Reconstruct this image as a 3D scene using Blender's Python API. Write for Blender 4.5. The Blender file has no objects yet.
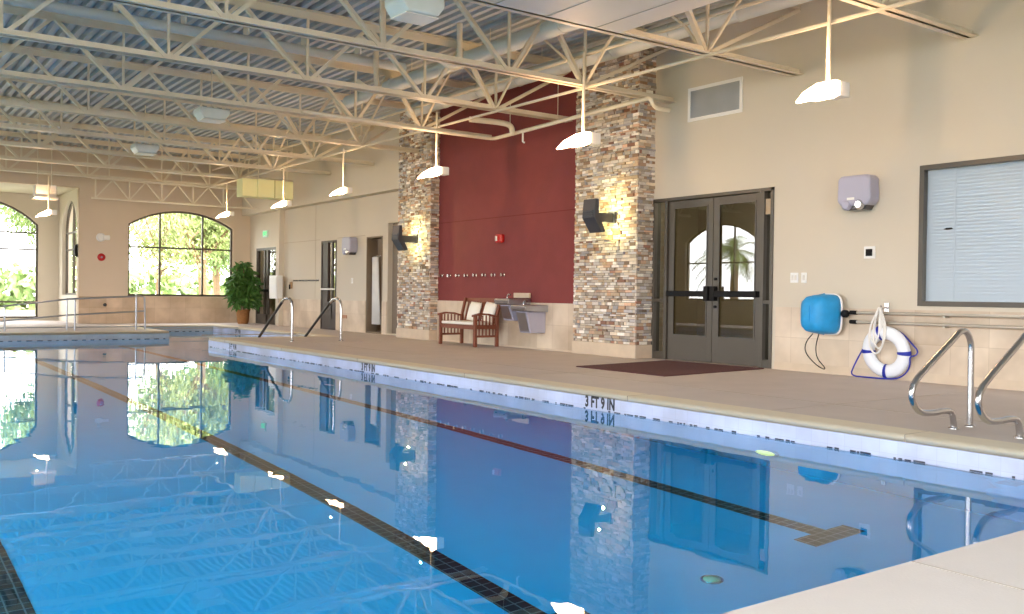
import bpy, bmesh, math, random
from mathutils import Vector, Matrix
random.seed(7)
PI = math.pi
scene = bpy.context.scene
COL = scene.collection

# ------------------------------------------------------------------ camera
R = Matrix(((0.814, 0, 0), (0, 0, 0), (0, 0, 0)))
F_PX, CX, CY = 936.08, 512.0, 307.0
def pxdir(x, y):
    return Vector((x - CX, -(y - CY), -F_PX)).normalized()
_Y = pxdir(-163, 286); _X = pxdir(1810, 312)
_X = (_X - _Y * _X.dot(_Y)).normalized(); _Z = _X.cross(_Y)
ROT = Matrix((_X, _Y, _Z))
cam_d = bpy.data.cameras.new('camera'); cam = bpy.data.objects.new('camera', cam_d); COL.objects.link(cam)
cam.matrix_world = Matrix.Translation((0, 0, 1.0)) @ ROT.to_4x4()
cam_d.sensor_width = 36; cam_d.lens = F_PX / 1024 * 36; cam_d.clip_end = 400; cam_d.clip_start = 0.05
scene.camera = cam

# ------------------------------------------------------------------ colour + materials
def lin(c):
    return tuple(((v / 255) / 12.92 if v / 255 <= 0.04045 else ((v / 255 + 0.055) / 1.055) ** 2.4) for v in c) + (1,)
def newmat(name):
    m = bpy.data.materials.new(name); m.use_nodes = True
    nt = m.node_tree; b = nt.nodes['Principled BSDF']
    return m, nt, b
def tc(nt, scale=(1, 1, 1), kind='Object'):
    t = nt.nodes.new('ShaderNodeTexCoord'); mp = nt.nodes.new('ShaderNodeMapping'); mp.inputs['Scale'].default_value = scale
    nt.links.new(t.outputs[kind], mp.inputs[0]); return mp.outputs[0]
def mat(name, rgb, rough=.6, metal=0, var=.06, nscale=3, bump=0, bscale=40, spec=.5):
    m, nt, b = newmat(name)
    b.inputs['Roughness'].default_value = rough; b.inputs['Metallic'].default_value = metal
    b.inputs['Specular IOR Level'].default_value = spec
    c = lin(rgb); co = tc(nt)
    n = nt.nodes.new('ShaderNodeTexNoise'); n.inputs['Scale'].default_value = nscale; n.inputs['Detail'].default_value = 5
    nt.links.new(co, n.inputs['Vector'])
    r = nt.nodes.new('ShaderNodeValToRGB')
    r.color_ramp.elements[0].position = .3; r.color_ramp.elements[1].position = .7
    r.color_ramp.elements[0].color = tuple(v * (1 - var) for v in c[:3]) + (1,)
    r.color_ramp.elements[1].color = tuple(min(1, v * (1 + var)) for v in c[:3]) + (1,)
    nt.links.new(n.outputs[0], r.inputs[0]); nt.links.new(r.outputs[0], b.inputs['Base Color'])
    if bump:
        n2 = nt.nodes.new('ShaderNodeTexNoise'); n2.inputs['Scale'].default_value = bscale
        nt.links.new(co, n2.inputs['Vector'])
        bp = nt.nodes.new('ShaderNodeBump'); bp.inputs['Strength'].default_value = bump; bp.inputs['Distance'].default_value = .01
        nt.links.new(n2.outputs[0], bp.inputs['Height']); nt.links.new(bp.outputs[0], b.inputs['Normal'])
    return m
def emit(name, rgb, s):
    m, nt, b = newmat(name); c = lin(rgb)
    b.inputs['Base Color'].default_value = c; b.inputs['Emission Color'].default_value = c; b.inputs['Emission Strength'].default_value = s
    return m
def tilemat(name, rgb, rgb2, grout, sx, sy, rough=.35, gw=.01, axis='x', nsc=1.6, gs=1):
    """tiles laid over a vertical wall running along 'x' or 'y', or a floor 'z'"""
    m, nt, b = newmat(name); b.inputs['Roughness'].default_value = rough
    t = nt.nodes.new('ShaderNodeTexCoord'); sp = nt.nodes.new('ShaderNodeSeparateXYZ'); cb = nt.nodes.new('ShaderNodeCombineXYZ')
    nt.links.new(t.outputs['Object'], sp.inputs[0])
    u, v = {'x': ('X', 'Z'), 'y': ('Y', 'Z'), 'z': ('X', 'Y')}[axis]
    nt.links.new(sp.outputs[u], cb.inputs[0]); nt.links.new(sp.outputs[v], cb.inputs[1])
    br = nt.nodes.new('ShaderNodeTexBrick'); br.offset = 0.0 if gs == 1 else .5
    br.inputs['Scale'].default_value = 1; br.inputs['Brick Width'].default_value = sx; br.inputs['Row Height'].default_value = sy
    br.inputs['Mortar Size'].default_value = gw; br.inputs['Color1'].default_value = lin(rgb); br.inputs['Color2'].default_value = lin(rgb2)
    br.inputs['Mortar'].default_value = lin(grout); br.inputs['Mortar Smooth'].default_value = .3
    nt.links.new(cb.outputs[0], br.inputs['Vector'])
    n = nt.nodes.new('ShaderNodeTexNoise'); n.inputs['Scale'].default_value = nsc; n.inputs['Detail'].default_value = 6
    nt.links.new(t.outputs['Object'], n.inputs['Vector'])
    r = nt.nodes.new('ShaderNodeValToRGB'); r.color_ramp.elements[0].position = .35; r.color_ramp.elements[1].position = .68
    r.color_ramp.elements[0].color = (.70, .64, .58, 1); r.color_ramp.elements[1].color = (1.08, 1.06, 1.04, 1)
    nt.links.new(n.outputs[0], r.inputs[0])
    mx = nt.nodes.new('ShaderNodeMixRGB'); mx.blend_type = 'MULTIPLY'; mx.inputs[0].default_value = .8
    nt.links.new(br.outputs['Color'], mx.inputs[1]); nt.links.new(r.outputs[0], mx.inputs[2])
    nt.links.new(mx.outputs[0], b.inputs['Base Color'])
    return m
def glassmat(name, tint=(244, 244, 244), refl=1.0, ior=1.5):
    m = bpy.data.materials.new(name); m.use_nodes = True; nt = m.node_tree; nt.nodes.clear()
    o = nt.nodes.new('ShaderNodeOutputMaterial'); mx = nt.nodes.new('ShaderNodeMixShader')
    t = nt.nodes.new('ShaderNodeBsdfTransparent'); g = nt.nodes.new('ShaderNodeBsdfGlossy'); g.inputs['Roughness'].default_value = 0.0
    t.inputs[0].default_value = lin(tint); g.inputs[0].default_value = (refl, refl, refl, 1)
    f = nt.nodes.new('ShaderNodeFresnel'); ge = nt.nodes.new('ShaderNodeNewGeometry'); mr = nt.nodes.new('ShaderNodeMapRange'); mr.inputs['To Min'].default_value = ior; mr.inputs['To Max'].default_value = 1 / ior
    nt.links.new(ge.outputs['Backfacing'], mr.inputs['Value']); nt.links.new(mr.outputs['Result'], f.inputs[0])
    nt.links.new(f.outputs[0], mx.inputs[0]); nt.links.new(t.outputs[0], mx.inputs[1]); nt.links.new(g.outputs[0], mx.inputs[2])
    nt.links.new(mx.outputs[0], o.inputs[0]); return m
def attrmat(name, rough=.8):
    m, nt, b = newmat(name); b.inputs['Roughness'].default_value = rough
    a = nt.nodes.new('ShaderNodeAttribute'); a.attribute_name = 'tone'
    n = nt.nodes.new('ShaderNodeTexNoise'); n.inputs['Scale'].default_value = 25; n.inputs['Detail'].default_value = 4
    nt.links.new(tc(nt), n.inputs['Vector'])
    r = nt.nodes.new('ShaderNodeValToRGB'); r.color_ramp.elements[0].color = (.75, .75, .75, 1); r.color_ramp.elements[1].color = (1.2, 1.2, 1.2, 1)
    nt.links.new(n.outputs[0], r.inputs[0])
    mx = nt.nodes.new('ShaderNodeMixRGB'); mx.blend_type = 'MULTIPLY'; mx.inputs[0].default_value = 1
    nt.links.new(a.outputs['Color'], mx.inputs[1]); nt.links.new(r.outputs[0], mx.inputs[2]); nt.links.new(mx.outputs[0], b.inputs['Base Color'])
    return m

M = {}
M['wall'] = mat('cream_paint', (205, 196, 180), .75, var=.02, nscale=.8, bump=.15, bscale=60)
M['wall_far'] = mat('tan_paint', (214, 196, 174), .75, var=.02, nscale=.8, bump=.15, bscale=60)
M['red'] = mat('brick_red_paint', (126, 56, 56), .8, var=.06, nscale=2.5, bump=.4, bscale=50)
M['trav_y'] = tilemat('travertine_y', (222, 208, 190), (206, 190, 170), (196, 180, 160), .46, .46, axis='y', gw=.004)
M['trav_x'] = tilemat('travertine_x', (222, 202, 180), (204, 182, 158), (196, 176, 150), .46, .46, axis='x', gw=.004)
M['base_stone'] = mat('plinth_stone', (206, 188, 166), .6, var=.05, nscale=6)
M['deck'] = mat('deck_concrete', (194, 184, 178), .7, var=.045, nscale=2.2, bump=.25, bscale=90)
M['coping'] = mat('coping_stone', (216, 206, 184), .6, var=.03, nscale=4, bump=.15, bscale=60)
M['deck_near_lit'] = mat('deck_pale_lit', (214, 206, 200), .6, var=.02, nscale=4, bump=.15, bscale=80)  # deck made paler, light from the windows behind is in the colour
M['joint'] = mat('joint_grout', (170, 158, 144), .9)
M['steel'] = mat('cream_painted_steel', (222, 212, 192), .45, var=.03, nscale=6)
M['decking'] = mat('grey_painted_decking', (176, 182, 188), .5, var=.03, nscale=1.5)
M['duct'] = mat('pale_grey_duct', (196, 202, 202), .4, var=.03, nscale=3)
M['ductwhite'] = mat('white_duct', (226, 220, 212), .5, var=.02)
M['duct_lamplit'] = mat('lamplit_yellow_duct', (246, 243, 186), .5, var=.02)  # yellow glow of the nearby lamp put into the base colour
M['bronze'] = mat('bronze_frame', (84, 78, 70), .4, metal=.2, var=.03)
M['black'] = mat('black_hardware', (20, 20, 22), .6, spec=.2)
M['sconce'] = mat('charcoal_sconce', (62, 66, 76), .45)
M['chrome'] = mat('polished_stainless', (200, 198, 200), .22, metal=1, var=.01)
M['brushed'] = mat('brushed_stainless', (176, 180, 190), .32, metal=1, var=.03)
M['darkpipe'] = mat('dark_cover', (40, 38, 40), .4)
M['grey_plastic'] = mat('grey_plastic', (168, 168, 190), .35, var=.02)
M['dark_plastic'] = mat('dark_clear_plastic', (70, 70, 76), .2)
M['white'] = mat('white_plastic', (232, 232, 230), .45, var=.01)
M['vent'] = mat('vent_grille', (172, 176, 180), .5)
M['blind'] = mat('blind_slat', (200, 208, 214), .5, var=.01)
_nt = M['blind'].node_tree; _tr = _nt.nodes.new('ShaderNodeBsdfTranslucent'); _tr.inputs[0].default_value = lin((214, 228, 240)); _mx = _nt.nodes.new('ShaderNodeMixShader'); _mx.inputs[0].default_value = .10
_nt.links.new(_nt.nodes['Principled BSDF'].outputs[0], _mx.inputs[1]); _nt.links.new(_tr.outputs[0], _mx.inputs[2]); _nt.links.new(_mx.outputs[0], _nt.nodes['Material Output'].inputs['Surface'])
M['wood'] = mat('red_brown_wood', (124, 68, 48), .5, var=.15, nscale=14)
M['cushion'] = mat('white_cushion', (238, 234, 224), .85, var=.02)
M['mat'] = mat('maroon_doormat', (84, 46, 50), .95, var=.12, nscale=30, bump=.5, bscale=120)
M['blue_net'] = mat('blue_netting', (30, 150, 215), .5, var=.08, nscale=12)
M['ring_white'] = mat('ring_white', (232, 236, 244), .5, var=.01)
M['blue_strap'] = mat('blue_strap', (24, 42, 160), .6)
M['rope'] = mat('white_rope', (230, 228, 224), .8)
M['pole'] = mat('aluminium_pole', (190, 184, 172), .35, metal=.6)
M['strobe'] = mat('red_plastic', (190, 20, 26), .3)
M['pot'] = mat('wicker_pot', (150, 104, 60), .8, var=.25, nscale=30)
M['soil'] = mat('potting_soil', (60, 44, 30), .9)
M['curtain'] = mat('white_shower_curtain', (222, 222, 220), .7)
M['showertile'] = mat('shower_stone', (140, 120, 98), .5, var=.1)
M['trunk'] = mat('bark', (128, 104, 78), .9, var=.2, nscale=12)
M['glass'] = glassmat('clear_glass')
M['glass_door'] = glassmat('door_glass', (190, 190, 175), 1.0, 2.1)
M['glass_win'] = glassmat('office_glass', (240, 242, 244), 1.0, 1.45)
M['lamp'] = emit('lamp_lens', (255, 206, 164), 30)
M['lowbay'] = mat('pale_diffuser', (240, 236, 226), .4, var=.01)
M['exitg'] = emit('exit_green', (60, 220, 130), 1.0)
M['teal_case'] = mat('pale_teal_case', (206, 214, 212), .4)
M['text'] = mat('black_tile_print', (22, 22, 26), .5)
M['lawn'] = mat('lawn', (128, 134, 92), .95, var=.3, nscale=1.5)
M['path'] = mat('pale_path', (190, 186, 180), .9)
M['leaf_pale'] = mat('leaf_pale', (146, 160, 98), .7, var=.3, nscale=2)
M['leaf_mid'] = mat('leaf_mid', (122, 144, 84), .7, var=.3, nscale=2)
M['leaf_dark'] = mat('leaf_dark', (78, 122, 56), .5, var=.35, nscale=9)
M['palm'] = mat('palm_leaf', (104, 128, 62), .6, var=.25, nscale=3)
M['stone'] = attrmat('ledge_stone')
M['asphalt'] = mat('outer_ground', (190, 186, 176), .9)
M['plaster'] = mat('pool_plaster', (84, 206, 255), .8, var=.03, nscale=3)
M['lane'] = tilemat('lane_tile', (12, 14, 22), (20, 26, 38), (120, 134, 142), .076, .076, axis='z', gw=.005, nsc=3)
M['pooltile'] = tilemat('waterline_tile', (196, 206, 236), (190, 200, 232), (180, 188, 214), .152, .152, axis='y', gw=.002)
M['pooltile_x'] = tilemat('waterline_tile_x', (172, 190, 206), (166, 184, 202), (156, 172, 190), .152, .152, axis='x', gw=.002)
M['mosaic'] = mat('dark_mosaic', (44, 50, 66), .3, var=.5, nscale=18)
M['poollight'] = emit('pool_light_lens', (255, 190, 110), 2.2); M['drain'] = mat('drain_cover', (214, 214, 180), .5)

# ------------------------------------------------------------------ mesh builder
class MB:
    def __init__(s): s.v = []; s.f = []; s.c = []; s.sm = []
    def add(s, vs, fs, col=None, smooth=False):
        n = len(s.v); s.v += [Vector(p) for p in vs]; s.f += [tuple(i + n for i in f) for f in fs]
        s.c += [col] * len(fs); s.sm += [smooth] * len(fs); return s
    def box(s, x0, x1, y0, y1, z0, z1, col=None, mx=None):
        vs = [Vector((x, y, z)) for x in (x0, x1) for y in (y0, y1) for z in (z0, z1)]
        if mx: vs = [mx @ v for v in vs]
        return s.add(vs, [(0, 1, 3, 2), (4, 6, 7, 5), (0, 4, 5, 1), (2, 3, 7, 6), (0, 2, 6, 4), (1, 5, 7, 3)], col)
    def bar(s, a, b, w, h, up=(0, 0, 1)):
        a = Vector(a); b = Vector(b); d = (b - a).normalized(); u = Vector(up)
        if abs(d.dot(u)) > .98: u = Vector((0, 1, 0))
        sd = d.cross(u).normalized(); u = sd.cross(d)
        vs = [p + sd * (i * w / 2) + u * (j * h / 2) for p in (a, b) for i in (-1, 1) for j in (-1, 1)]
        return s.add(vs, [(0, 1, 3, 2), (4, 6, 7, 5), (0, 4, 5, 1), (2, 3, 7, 6), (0, 2, 6, 4), (1, 5, 7, 3)])
    def tube(s, path, r, n=10, caps=True, closed=False):
        P = [Vector(p) for p in path]; N = len(P); rs = r if isinstance(r, (list, tuple)) else [r] * N
        rings = []; prev = None
        for i, p in enumerate(P):
            if closed: t = (P[(i + 1) % N] - P[i - 1]).normalized()
            else: t = (P[min(i + 1, N - 1)] - P[max(i - 1, 0)]).normalized()
            if prev is None:
                a = Vector((0, 0, 1)) if abs(t.z) < .9 else Vector((1, 0, 0)); u = t.cross(a).normalized()
            else: u = (prev - t * prev.dot(t)).normalized()
            prev = u; w = t.cross(u)
            rings.append([p + u * math.cos(2 * PI * k / n) * rs[i] + w * math.sin(2 * PI * k / n) * rs[i] for k in range(n)])
        vs = [v for g in rings for v in g]; fs = []
        for i in range(N if closed else N - 1):
            j = (i + 1) % N
            for k in range(n): fs.append((i * n + k, i * n + (k + 1) % n, j * n + (k + 1) % n, j * n + k))
        s.add(vs, fs, smooth=True)
        if caps and not closed:
            s.add(rings[0], [tuple(range(n - 1, -1, -1))]); s.add(rings[-1], [tuple(range(n))])
        return s
    def lathe(s, prof, c=(0, 0, 0), n=24, axis='z'):
        vs = []; fs = []
        for r, z in prof:
            for k in range(n):
                a = 2 * PI * k / n; q = (r * math.cos(a), r * math.sin(a), z)
                if axis == 'x': q = (q[2], q[0], q[1])
                if axis == 'y': q = (q[0], q[2], q[1])
                vs.append(Vector(c) + Vector(q))
        for i in range(len(prof) - 1):
            for k in range(n): fs.append((i * n + k, i * n + (k + 1) % n, (i + 1) * n + (k + 1) % n, (i + 1) * n + k))
        s.add(vs, fs, smooth=True); m = len(prof)
        s.add([vs[k] for k in range(n)], [tuple(range(n - 1, -1, -1))]); s.add([vs[(m - 1) * n + k] for k in range(n)], [tuple(range(n))])
        return s
    def prism(s, pts, a0, a1, axis='y', mx=None):
        """2-D outline pushed along an axis; pts are (x,z) for y, (y,z) for x, (x,y) for z"""
        def q(p, a):
            v = Vector({'y': (p[0], a, p[1]), 'x': (a, p[0], p[1]), 'z': (p[0], p[1], a)}[axis])
            return mx @ v if mx else v
        n = len(pts); vs = [q(p, a0) for p in pts] + [q(p, a1) for p in pts]
        fs = [tuple(range(n)), tuple(range(2 * n - 1, n - 1, -1))] + [(i, i + n, (i + 1) % n + n, (i + 1) % n) for i in range(n)]
        return s.add(vs, fs)
    def build(s, name, m, parent=None, bevel=0, smooth=None):
        me = bpy.data.meshes.new(name); me.from_pydata(s.v, [], s.f); me.materials.append(m)
        if any(c is not None for c in s.c):
            at = me.color_attributes.new('tone', 'FLOAT_COLOR', 'CORNER')
            for p in me.polygons:
                c = s.c[p.index] or (.5, .5, .5, 1)
                for li in p.loop_indices: at.data[li].color = c
        bm = bmesh.new(); bm.from_mesh(me); bmesh.ops.recalc_face_normals(bm, faces=bm.faces); bm.to_mesh(me); bm.free()
        for p in me.polygons: p.use_smooth = s.sm[p.index] if smooth is None else smooth
        o = bpy.data.objects.new(name, me); COL.objects.link(o)
        if parent:
            o.parent = parent; o.matrix_parent_inverse = Matrix.Translation(-Vector(parent_world(parent)))
        if bevel:
            b = o.modifiers.new('b', 'BEVEL'); b.width = bevel; b.segments = 2; b.limit_method = 'ANGLE'
        return o
def parent_world(o):
    v = Vector(o.location) if o.parent is None else Vector((0, 0, 0)); p = None
    # parts are built in world coordinates and sit at local 0, so only a top-level object carries an offset
    return v if p is None else parent_world(p)
def tag(o, label=None, cat=None, group=None, kind=None):
    if label: o['label'] = label
    if cat: o['category'] = cat
    if group: o['group'] = group
    if kind: o['kind'] = kind
    return o
def thing(name, loc, label, cat, group=None, kind=None):
    o = bpy.data.objects.new(name, None); COL.objects.link(o); o.location = loc; o.empty_display_size = .1
    return tag(o, label, cat, group, kind)
KIDS = {}
def copy_thing(src, loc, label, group=None):
    r = src.copy(); COL.objects.link(r); r.location = loc; r['label'] = label
    if group: r['group'] = group
    def kids(a, b):
        for ch in [o for o in list(COL.objects) if o.parent == a]:
            c = ch.copy(); COL.objects.link(c); c.parent = b; c.matrix_parent_inverse = ch.matrix_parent_inverse.copy(); kids(ch, c)
    kids(src, r); return r
def arc(cx, cz, r, a0, a1, n=8): return [(cx + r * math.cos(a0 + (a1 - a0) * i / n), cz + r * math.sin(a0 + (a1 - a0) * i / n)) for i in range(n + 1)]
def smooth_path(pts, it=2):
    P = [Vector(p) for p in pts]
    for _ in range(it):
        Q = [P[0]]
        for a, b in zip(P[:-1], P[1:]): Q += [a * .75 + b * .25, a * .25 + b * .75]
        Q.append(P[-1]); P = Q
    return P
def arch_pts(u0, u1, v0, vs, vc, n=14):
    """outline with a flat segmental arch: spring height vs, crown vc"""
    h = vc - vs; w = (u1 - u0) / 2; r = (w * w + h * h) / (2 * h); cx = (u0 + u1) / 2; cz = vc - r; a = math.asin(w / r)
    return [(u0, v0), (u1, v0)] + [(cx + r * math.sin(t), cz + r * math.cos(t)) for t in [a - 2 * a * i / n for i in range(n + 1)]]
def wall(name, plane, pos, th, rect, holes, m, label, cat='wall'):
    """a wall slab with openings; plane 'x' (runs along Y at X=pos) or 'y' (runs along X at Y=pos)"""
    cu = bpy.data.curves.new(name, 'CURVE'); cu.dimensions = '2D'; cu.fill_mode = 'BOTH'
    u0, u1, v0, v1 = rect
    for pts in [[(u0, v0), (u1, v0), (u1, v1), (u0, v1)]] + holes:
        sp = cu.splines.new('POLY'); sp.points.add(len(pts) - 1); sp.use_cyclic_u = True
        for i, p in enumerate(pts): sp.points[i].co = (p[0], p[1], 0, 1)
    cu.extrude = abs(th) / 2
    t = bpy.data.objects.new('t', cu); COL.objects.link(t); bpy.context.view_layer.update()
    me = bpy.data.meshes.new_from_object(t.evaluated_get(bpy.context.evaluated_depsgraph_get()))
    bpy.data.objects.remove(t)
    for v in me.vertices:
        u, w, d = v.co
        v.co = (pos + th / 2 + d, u, w) if plane == 'x' else (u, pos + th / 2 + d, w)
    me.name = name; me.materials.clear(); me.materials.append(m)
    bm = bmesh.new(); bm.from_mesh(me); bmesh.ops.remove_doubles(bm, verts=bm.verts, dist=1e-5); bmesh.ops.recalc_face_normals(bm, faces=bm.faces); bm.to_mesh(me); bm.free()
    o = bpy.data.objects.new(name, me); COL.objects.link(o); return tag(o, label, cat, kind='structure')
def frame_ring(mb, plane, pos, depth, outer, w):
    """a band of width w inside the outline"""
    n = len(outer); cx = sum(p[0] for p in outer) / n; cz = sum(p[1] for p in outer) / n
    inner = []
    for i in range(n):
        a, b, c = Vector(outer[i - 1]), Vector(outer[i]), Vector(outer[(i + 1) % n])
        d1 = (b - a).normalized(); d2 = (c - b).normalized(); n1 = Vector((-d1.y, d1.x)); n2 = Vector((-d2.y, d2.x))
        nn = (n1 + n2); nn = nn.normalized() if nn.length > 1e-6 else n1
        k = w / max(.3, nn.dot(n1)); q = b + nn * k
        if (Vector((cx, cz)) - q).length > (Vector((cx, cz)) - b).length: q = b - nn * k
        inner.append((q.x, q.y))
    def P(p, d): return (pos + d, p[0], p[1]) if plane == 'x' else (p[0], pos + d, p[1])
    vs = [P(p, 0) for p in outer] + [P(p, 0) for p in inner] + [P(p, depth) for p in outer] + [P(p, depth) for p in inner]; fs = []
    for i in range(n):
        j = (i + 1) % n
        fs += [(i, j, n + j, n + i), (2 * n + i, 3 * n + i, 3 * n + j, 2 * n + j), (i, 2 * n + i, 2 * n + j, j), (n + i, n + j, 3 * n + j, 3 * n + i)]
    mb.add(vs, fs); return inner
def arched_window(name, plane, pos, u0, u1, v0, vs, vc, us, vbars, label, w=.06, dep=.07):
    pts = arch_pts(u0, u1, v0, vs, vc)
    root = thing(name, (pos, (u0 + u1) / 2, v0) if plane == 'x' else ((u0 + u1) / 2, pos, v0), label, 'window', kind='structure')
    mb = MB(); frame_ring(mb, plane, pos, dep, pts, w); mb.build('window_frame', M['bronze'], root)
    h = vc - vs; wd = (u1 - u0) / 2; r = (wd * wd + h * h) / (2 * h); cx = (u0 + u1) / 2; cz = vc - r
    mu = MB()
    for u in us:
        top = cz + math.sqrt(r * r - (u - cx) ** 2) - .01
        mu.box(*((pos, pos + dep, u - .025, u + .025) if plane == 'x' else (u - .025, u + .025, pos, pos + dep)), v0, top)
    for v in vbars:
        mu.box(*((pos + .005, pos + dep - .005, u0 + .01, u1 - .01) if plane == 'x' else (u0 + .01, u1 - .01, pos + .005, pos + dep - .005)), v - .025, v + .025)
    mu.build('mullion', M['bronze'], root)
    g = MB(); g.add([((pos + dep / 2, p[0], p[1]) if plane == 'x' else (p[0], pos + dep / 2, p[1])) for p in pts], [tuple(range(len(pts)))])
    g.build('window_pane', M['glass'], root)
    return root
def rectpts(u0, u1, v0, v1): return [(u0, v0), (u1, v0), (u1, v1), (u0, v1)]

# ------------------------------------------------------------------ dimensions
XW, YF, XL, YB = 10.78, 29.4, -5.0, -4.0
ZC = 5.12
YA, XA0, XA1, ZA = 32.5, .6, 5.69, 3.95      # alcove
PX0, PX1, PX2 = -2.6, 6.42, 9.0              # pool edges
PY0, PYM, PYF1, PYF2, XS = 1.985, 19.9, 23.5, 27.5, 6.6
ZW, ZB = -.185, -1.485                       # water, pool bottom

# ------------------------------------------------------------------ floor and pool shell
pool_outline = [(PX0, PY0), (PX1, PY0), (PX1, PYM), (PX2, PYM), (PX2, PYF2), (XS, PYF2), (XS, PYF1), (PX0, PYF1)]
def slab(name, outer, hole, z0, z1, m, label, cat):
    cu = bpy.data.curves.new(name, 'CURVE'); cu.dimensions = '2D'; cu.fill_mode = 'BOTH'
    for pts in [outer] + ([hole] if hole else []):
        sp = cu.splines.new('POLY'); sp.points.add(len(pts) - 1); sp.use_cyclic_u = True
        for i, p in enumerate(pts): sp.points[i].co = (p[0], p[1], 0, 1)
    cu.extrude = (z1 - z0) / 2
    t = bpy.data.objects.new('t', cu); COL.objects.link(t); bpy.context.view_layer.update()
    me = bpy.data.meshes.new_from_object(t.evaluated_get(bpy.context.evaluated_depsgraph_get())); bpy.data.objects.remove(t)
    for v in me.vertices: v.co.z += (z0 + z1) / 2
    me.name = name; me.materials.clear(); me.materials.append(m)
    bm = bmesh.new(); bm.from_mesh(me); bmesh.ops.remove_doubles(bm, verts=bm.verts, dist=1e-5); bmesh.ops.recalc_face_normals(bm, faces=bm.faces); bm.to_mesh(me); bm.free()
    o = bpy.data.objects.new(name, me); COL.objects.link(o); return tag(o, label, cat, kind='structure')
CW = .32
def grow(d):
    return [(PX0 - d, PY0 - d), (PX1 + d, PY0 - d), (PX1 + d, PYM - d), (PX2 + d, PYM - d), (PX2 + d, PYF2 + d), (XS - d, PYF2 + d), (XS - d, PYF1 + d), (PX0 - d, PYF1 + d)]
slab('floor', [(XL, YB), (14, YB), (14, YA + .3), (XL, YA + .3)], grow(CW), -.3, 0, M['deck'], 'tan textured concrete pool deck around the water', 'floor')
slab('trim_1', grow(CW), pool_outline, -.052, .004, M['coping'], 'pale yellowish stone coping around the pool edge', 'coping')
# near deck slab in the bottom right corner, window light put into its colour
slab('trim_2', [(XL, -1.2), (9.6, -1.2), (9.6, PY0 - .012), (XL, PY0 - .012)], None, .003, .012, M['deck_near_lit'], 'concrete deck strip at the near end of the pool, window light painted into its pale colour', 'coping')
jm = MB()
for y in [3.9, 6.9, 9.9, 12.9, 15.9, 18.9]: jm.box(PX1 - .003, PX1 + CW, y, y + .008, -.05, .0055)
for y in [5.4, 9.4, 13.4, 17.4, 21.4, 25.4]: jm.box(PX1 + CW, XW, y, y + .01, -.02, .0015)
for x in [0.4, 3.3, 6.3]: jm.box(x, x + .006, -1.2, PY0 - .013, .0, .0135)
jm.box(PX1 + CW + .95, PX1 + CW + .975, 3, PYM - .3, -.01, .0015)
tag(jm.build('trim_3', M['joint']), 'thin grout joints cut in the deck and coping', 'joint', kind='structure')
# shell: floor + sides
po = MB()
pl = grow(.012)
n = len(pl)
po.add([(p[0], p[1], -.052) for p in pl] + [(p[0], p[1], ZB) for p in pl], [(i, (i + 1) % n, n + (i + 1) % n, n + i) for i in range(n)])
po.add([(p[0], p[1], ZB) for p in pl], [tuple(range(n))])
basin = po.build('pool_basin', M['plaster']); tag(basin, 'pale blue plaster swimming pool basin under the water', 'pool', kind='structure')
# waterline tile band
tb = MB(); tbx = MB()
for i in range(n):
    a = Vector(pool_outline[i]); b = Vector(pool_outline[(i + 1) % n])
    mbx = tb if abs(a.x - b.x) < .01 else tbx
    x0, x1 = sorted((a.x, b.x)); y0, y1 = sorted((a.y, b.y)); e = .011
    mbx.box(x0 - (e if x0 == x1 else 0), x1 + (e if x0 == x1 else 0), y0 - (e if y0 == y1 else 0), y1 + (e if y0 == y1 else 0), -.215, -.053)
tag(tb.build('trim_4', M['pooltile']), 'pale lavender waterline tiles along the long pool edges', 'tile band', kind='structure')
tag(tbx.build('trim_5', M['pooltile_x']), 'pale waterline tiles along the short pool ends', 'tile band', kind='structure')
ds = MB(); rr = random.Random(3)
y = PY0 + .1
while y < PYM - .05:
    L = rr.choice([.02, .03, .04, .05, .09]); 
    if rr.random() < .6: ds.box(PX1 - .014, PX1 + .002, y, y + L, -.187, -.170 - .006 * rr.random())
    y += L + rr.choice([.01, .02, .06])
x = PX0
while x < XS:
    L = rr.choice([.05, .08, .12]); ds.box(x, x + L, PYF1 - .016, PYF1, -.187, -.172); x += L + .1
x = XS
while x < PX2 - .3:
    L = rr.choice([.05, .08, .12]); ds.box(x, x + L, PYF2 - .016, PYF2, -.187, -.172); x += L + .1
tag(ds.build('trim_6', M['mosaic']), 'broken row of dark mosaic tiles at the waterline', 'tile band', kind='structure')
# lane lines (black tiles let into the floor)
def lane(x, w, y0, y1, label, tee=True):
    mb = MB(); mb.box(x - w / 2, x + w / 2, y0, y1, ZB, ZB + .006)
    if tee: mb.box(x - .26, x + .26, y0 - .17, y0, ZB, ZB + .006)
    o = mb.build('lane_line', M['lane']); tag(o, label, 'lane marking', 'black lane lines on the pool floor')
lane(5.18, .15, 3.74, 22.2, 'black tiled lane line with a short crossbar, nearest the right pool edge')
lane(2.88, .155, 3.74, 22.2, 'black tiled lane line running diagonally through the middle of the water')
lane(.68, .24, 3.74, 22.2, 'black tiled lane line in the bottom left corner of the water')
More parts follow.
